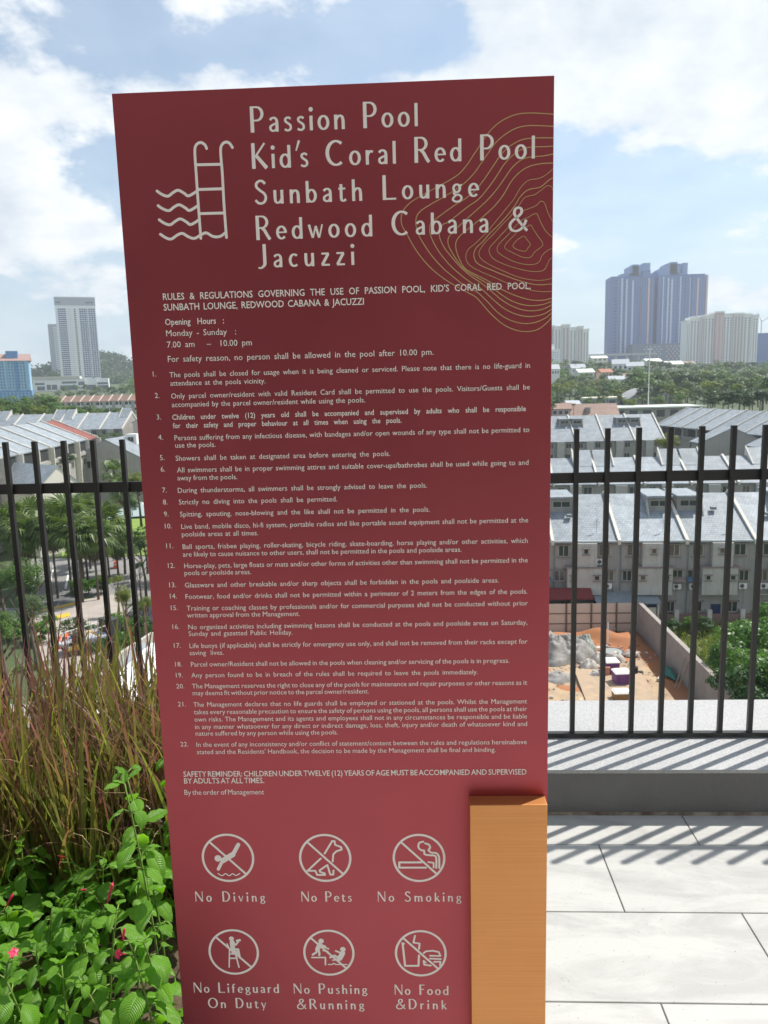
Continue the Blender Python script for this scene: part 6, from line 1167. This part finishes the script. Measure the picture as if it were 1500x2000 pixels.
for args in ((110, 1010, 965, 118, 1, 'leafy green tree against the cream gable wall', 56), (275, 1010, 915, 108, 2, 'yellow-green tree at the sign edge beside the lawn', 60), (258, 1003, 968, 112, 1, 'round green tree behind the slim palm', 44), (60, 1290, 1078, 78, 1, 'large airy green tree low at the left', 120), (15, 1260, 1090, 80, 3, 'greyish airy tree at the left picture edge', 90), (75, 1330, 1150, 66, 3, 'greyish leafy tree below the large airy one', 90), (20, 1400, 1180, 60, 1, 'green tree rising behind the grass at the left edge', 110), (250, 1260, 1135, 72, 2, 'young yellow-green tree beside the driveway', 70), (232, 1190, 1120, 80, 2, 'thin sparse tree with orange tips by the driveway', 30), (287, 1270, 1160, 68, 2, 'leafy tree half hidden behind the sign edge', 50), (285, 1170, 1050, 84, 0, 'dark narrow conifer at the sign edge', 34), (276, 1170, 1095, 83, 0, 'second dark conifer at the sign edge', 26)):
    tree_px(*args[:4], args[4], args[5], wpx=args[6], near=True)
for args in ((40, 1240, 84, 2.6, 0, 'broad green bush left of the driveway'), (20, 1200, 92, 2.4, 1, 'bush low at the left edge under the palms'), (95, 1262, 76, 2.0, 1, 'bush beside the driveway edge'), (65, 1330, 66, 2.6, 0, 'bush just above the grass tips on the left'), (100, 1330, 64, 1.8, 2, 'dark bush above the grass tips'), (262, 1225, 80, 2.0, 0, 'bush behind the young yellow-green tree'), (285, 1235, 76, 2.0, 2, 'dark bush by the sign edge above the canopy'), (245, 1250, 70, 1.5, 1, 'small bush under the young yellow-green tree'), (150, 1147, 92, 1.5, 0, 'low green hedge bush left in the road island'), (172, 1143, 92, 1.6, 1, 'middle hedge bush in the road island'), (196, 1140, 92, 1.6, 0, 'right hedge bush in the road island'), (100, 1210, 78, 1.2, 1, 'bright yellowish bush at the corner of the parking'), (190, 1268, 62, 1.1, 2, 'dark bush beside the truck'), (210, 1260, 64, 1.2, 2, 'second dark bush beside the truck')): shrub(*args)
# pavilion
p = D(268, 1003, 120); t = thing('pavilion', 'small pavilion with a pale green roof behind the lawn', 'pavilion', (p.x, 120, ZG), .2); mb = MB(); zr_ = p.z-ZG
for a_, b_ in (((-4, -3), (4, -3)), ((4, -3), (4, 3)), ((4, 3), (-4, 3)), ((-4, 3), (-4, -3))): mb.poly([(*a_, zr_), (*b_, zr_), (0, 0, zr_+2.2)])
mb.build('roof', mat('pavilion_roof', (.42, .52, .50), .6), t)
for x in (-3.5, 3.5):
    for y in (-2.6, 2.6): MB().box(x-.12, x+.12, y-.12, y+.12, 0, zr_-.01).build('post', m_cope, t)
MB().box(-4.05, 4.05, -3.05, 3.05, zr_-.35, zr_-.012).build('fascia', mat('dark_green', (.03, .06, .05), .7), t)
# barriers, roller, truck
m_or = mat('barrier_orange', (.80, .13, .05), .5)
def barrier(px, py, label):
    p = G(px, py, ZG+.1); t = thing('road_barrier', label, 'barrier', p, .3); MB().prism([(-.3, 0), (.3, 0), (.12, .9), (-.12, .9)], -.75, .75, 0, 'y').build('body', m_or, t); MB().box(-.20, .20, -.76, .76, .45, .62).build('white_band', m_white, t)
barrier(132, 1256, 'orange-red plastic barrier on the driveway, rear one'); barrier(115, 1263, 'orange-red plastic barrier on the driveway, front one'); barrier(226, 1108, 'orange barrier standing far off on the road')
p = G(148, 1277, ZG+.1); t = thing('mini_excavator', 'small yellow excavator parked on the driveway', 'excavator', p, .5); m_cat = mat('machine_yellow', (.75, .42, .02), .5)
for s in (-.55, .55): MB().prism([(-.9, .25), (-.7, .02), (.7, .02), (.9, .25), (.7, .48), (-.7, .48)], s-.16, s+.16).build('track', m_dark, t)
MB().box(-.7, .6, -.55, .55, .52, 1.0).build('body', m_cat, t); MB().box(-.25, .5, -.45, .1, 1.0, 1.9).box(-.35, .6, -.55, .2, 1.9, 1.98).build('cab', m_dark, t); MB().tube([(.55, .25, .9), (1.4, .25, 2.0), (2.2, .25, 1.4)], .10, 6).build('boom', m_cat, t); MB().tube([(2.2, .25, 1.4), (2.1, .25, .5)], .08, 6).build('stick', m_cat, t); MB().prism([(1.9, .1), (2.3, .1), (2.4, .5), (2.0, .55)], .0, .5).build('bucket', m_dark, t)
p = G(178, 1262, ZG+.1); t = thing('flatbed_truck', 'dark flatbed truck with a silver ladder frame on the driveway', 'truck', p, 1.0); MB().box(-3.0, 1.6, -1, 1, .75, 1.0).build('flatbed', m_tg, t); MB().prism([(1.7, .6), (3.1, .6), (3.1, 1.5), (2.8, 2.3), (1.7, 2.3)], -.95, .95).build('cab', mat('truck_dark', (.06, .065, .07), .5), t)
for x in (-2.2, -1.2, 2.4):
    for s in (-.9, .9): MB().tube([(x, s-.13, .42), (x, s+.13, .42)], .42, 14).build('wheel', m_dark, t)
for s in (-.95, .75):
    r_ = MB().box(-3, 1.5, s, s+.06, 1.9, 1.98).build('side_rail', m_white, t)
    for k in range(7): MB().box(-3+k*.73, -2.95+k*.73, s, s+.05, 1.0, 1.89).build('stake', m_white, t)
p = G(150, 1256, ZG+.1); tag(MB().box(-.9, .9, -.35, .35, 0, .4).prism([(-.9, .4), (.9, .4), (.7, .7), (-.7, .7)], -.35, .35).build('blue_tarp_pile', mat('blue_tarp', (.08, .15, .45), .6), None, p), 'blue covered pile beside the yellow excavator', 'pile')
# retaining walls and white canopy below
def wall_between(a, b, zt0, zt1, th, m, name, label):
    d = (b-a).normalized(); n_ = Vector((-d.y, d.x, 0))*th; mb = MB(); k = [a, b, b+n_, a+n_]; zt = [zt0, zt1, zt1, zt0]
    mb.v = [(q.x, q.y, ZG-.4) for q in k]+[(q.x, q.y, z) for q, z in zip(k, zt)]; mb.f = [(0, 3, 2, 1), (4, 5, 6, 7), (0, 1, 5, 4), (1, 2, 6, 5), (2, 3, 7, 6), (3, 0, 4, 7)]; mb.m = [0]*6
    return tag(mb.build(name, m), label, 'wall')
m_lc = mat('light_concrete', (.50, .47, .41), .9, noise=(.4, 1, (.40, .37, .33)), bump=(3, .3))
wall_between(G(205, 1300, ZG+3), G(130, 1440, ZG+3), ZG+3, ZG+3, .3, m_lc, 'retaining_wall', 'pale concrete retaining wall below the driveway')
wall_between(G(215, 1290, ZG+4.5), G(300, 1235, ZG+4.5), ZG+4.5, ZG+4.5, .3, m_lc, 'retaining_wall', 'greyer concrete wall behind the white canopy')
patch('concrete_apron', [(120, 1440), (205, 1300), (310, 1290), (330, 1440)], ZG+.1, m_lc)
cn = thing('white_canopy', 'large white sloping canopy roof just left of the sign below the deck', 'canopy', (0, 0, 0)); m_cv = mat('white_membrane', (.82, .84, .84), .45)
A_ = [D(228, 1318, 44), D(294, 1256, 50), D(400, 1240, 50), D(430, 1400, 40), D(195, 1385, 40)]
mb = MB(); mb.poly(A_[::-1]); mb.poly([p-Vector((0, 0, .12)) for p in A_])
for i in range(5): a_, b_ = A_[i], A_[(i+1) % 5]; mb.poly([a_, b_, b_-Vector((0, 0, .12)), a_-Vector((0, 0, .12))])
mb.build('membrane', m_cv, cn)
B_ = [D(294, 1256, 50.2), D(268, 1256, 52), D(236, 1290, 49), D(228, 1316, 44.2)]; MB().poly(B_).build('grey_flap', m_tg, cn)
for q_ in (A_[0], A_[1], A_[4]): MB().tube([(q_.x, q_.y, ZG), (q_.x, q_.y, q_.z-.14)], .12, 8).build('post', m_tg, cn)

# ------------------------------------------------------------------ air
hb = MB().box(-1700, 1700, -140, 2420, ZG-1.2, 215).mesh('haze', mat('haze_air', (1, 1, 1)))
hm_ = MATS['haze_air']; hm_.node_tree.nodes.clear()
pv = N(hm_.node_tree.nodes, 'ShaderNodeVolumePrincipled', i_Density=HAZE, i_Anisotropy=.25); pv.inputs['Color'].default_value = (.86, .93, 1.0, 1)
ou = N(hm_.node_tree.nodes, 'ShaderNodeOutputMaterial'); hm_.node_tree.links.new(pv.outputs[0], ou.inputs['Volume'])
if HAZE > 0: tag(link('haze', hb), 'thin pale air haze over the far city', 'haze', kind='stuff')
# planting and road on the hidden strip behind the sign
for i in range(26):
    y = 84+rt.uniform(-2, 3) if i % 2 else 100+rt.uniform(-4, 8); x = -40+i*1.6
    if i % 2: shrub_ = thing('shrub', f'roadside shrub behind the sign, {ORD[i]} from the left', 'shrub', (x-4, y-10, ZG), rt.uniform(0, 6)); link('foliage', SH[i % 3], shrub_, (0, 0, 1.2), None, (2.2, 2.2, 1.5))
    else: tree((x-8, y, ZG), rt.uniform(6, 9), rt.uniform(2.6, 3.6), rt.choice([0, 1, 1, 2]), f'street tree behind the sign, {ORD[i]} from the left')
tag(MB().box(-70, -14.2, 80, 86, ZG-.3, ZG+.04).build('back_lane', m_asph), kind='structure')
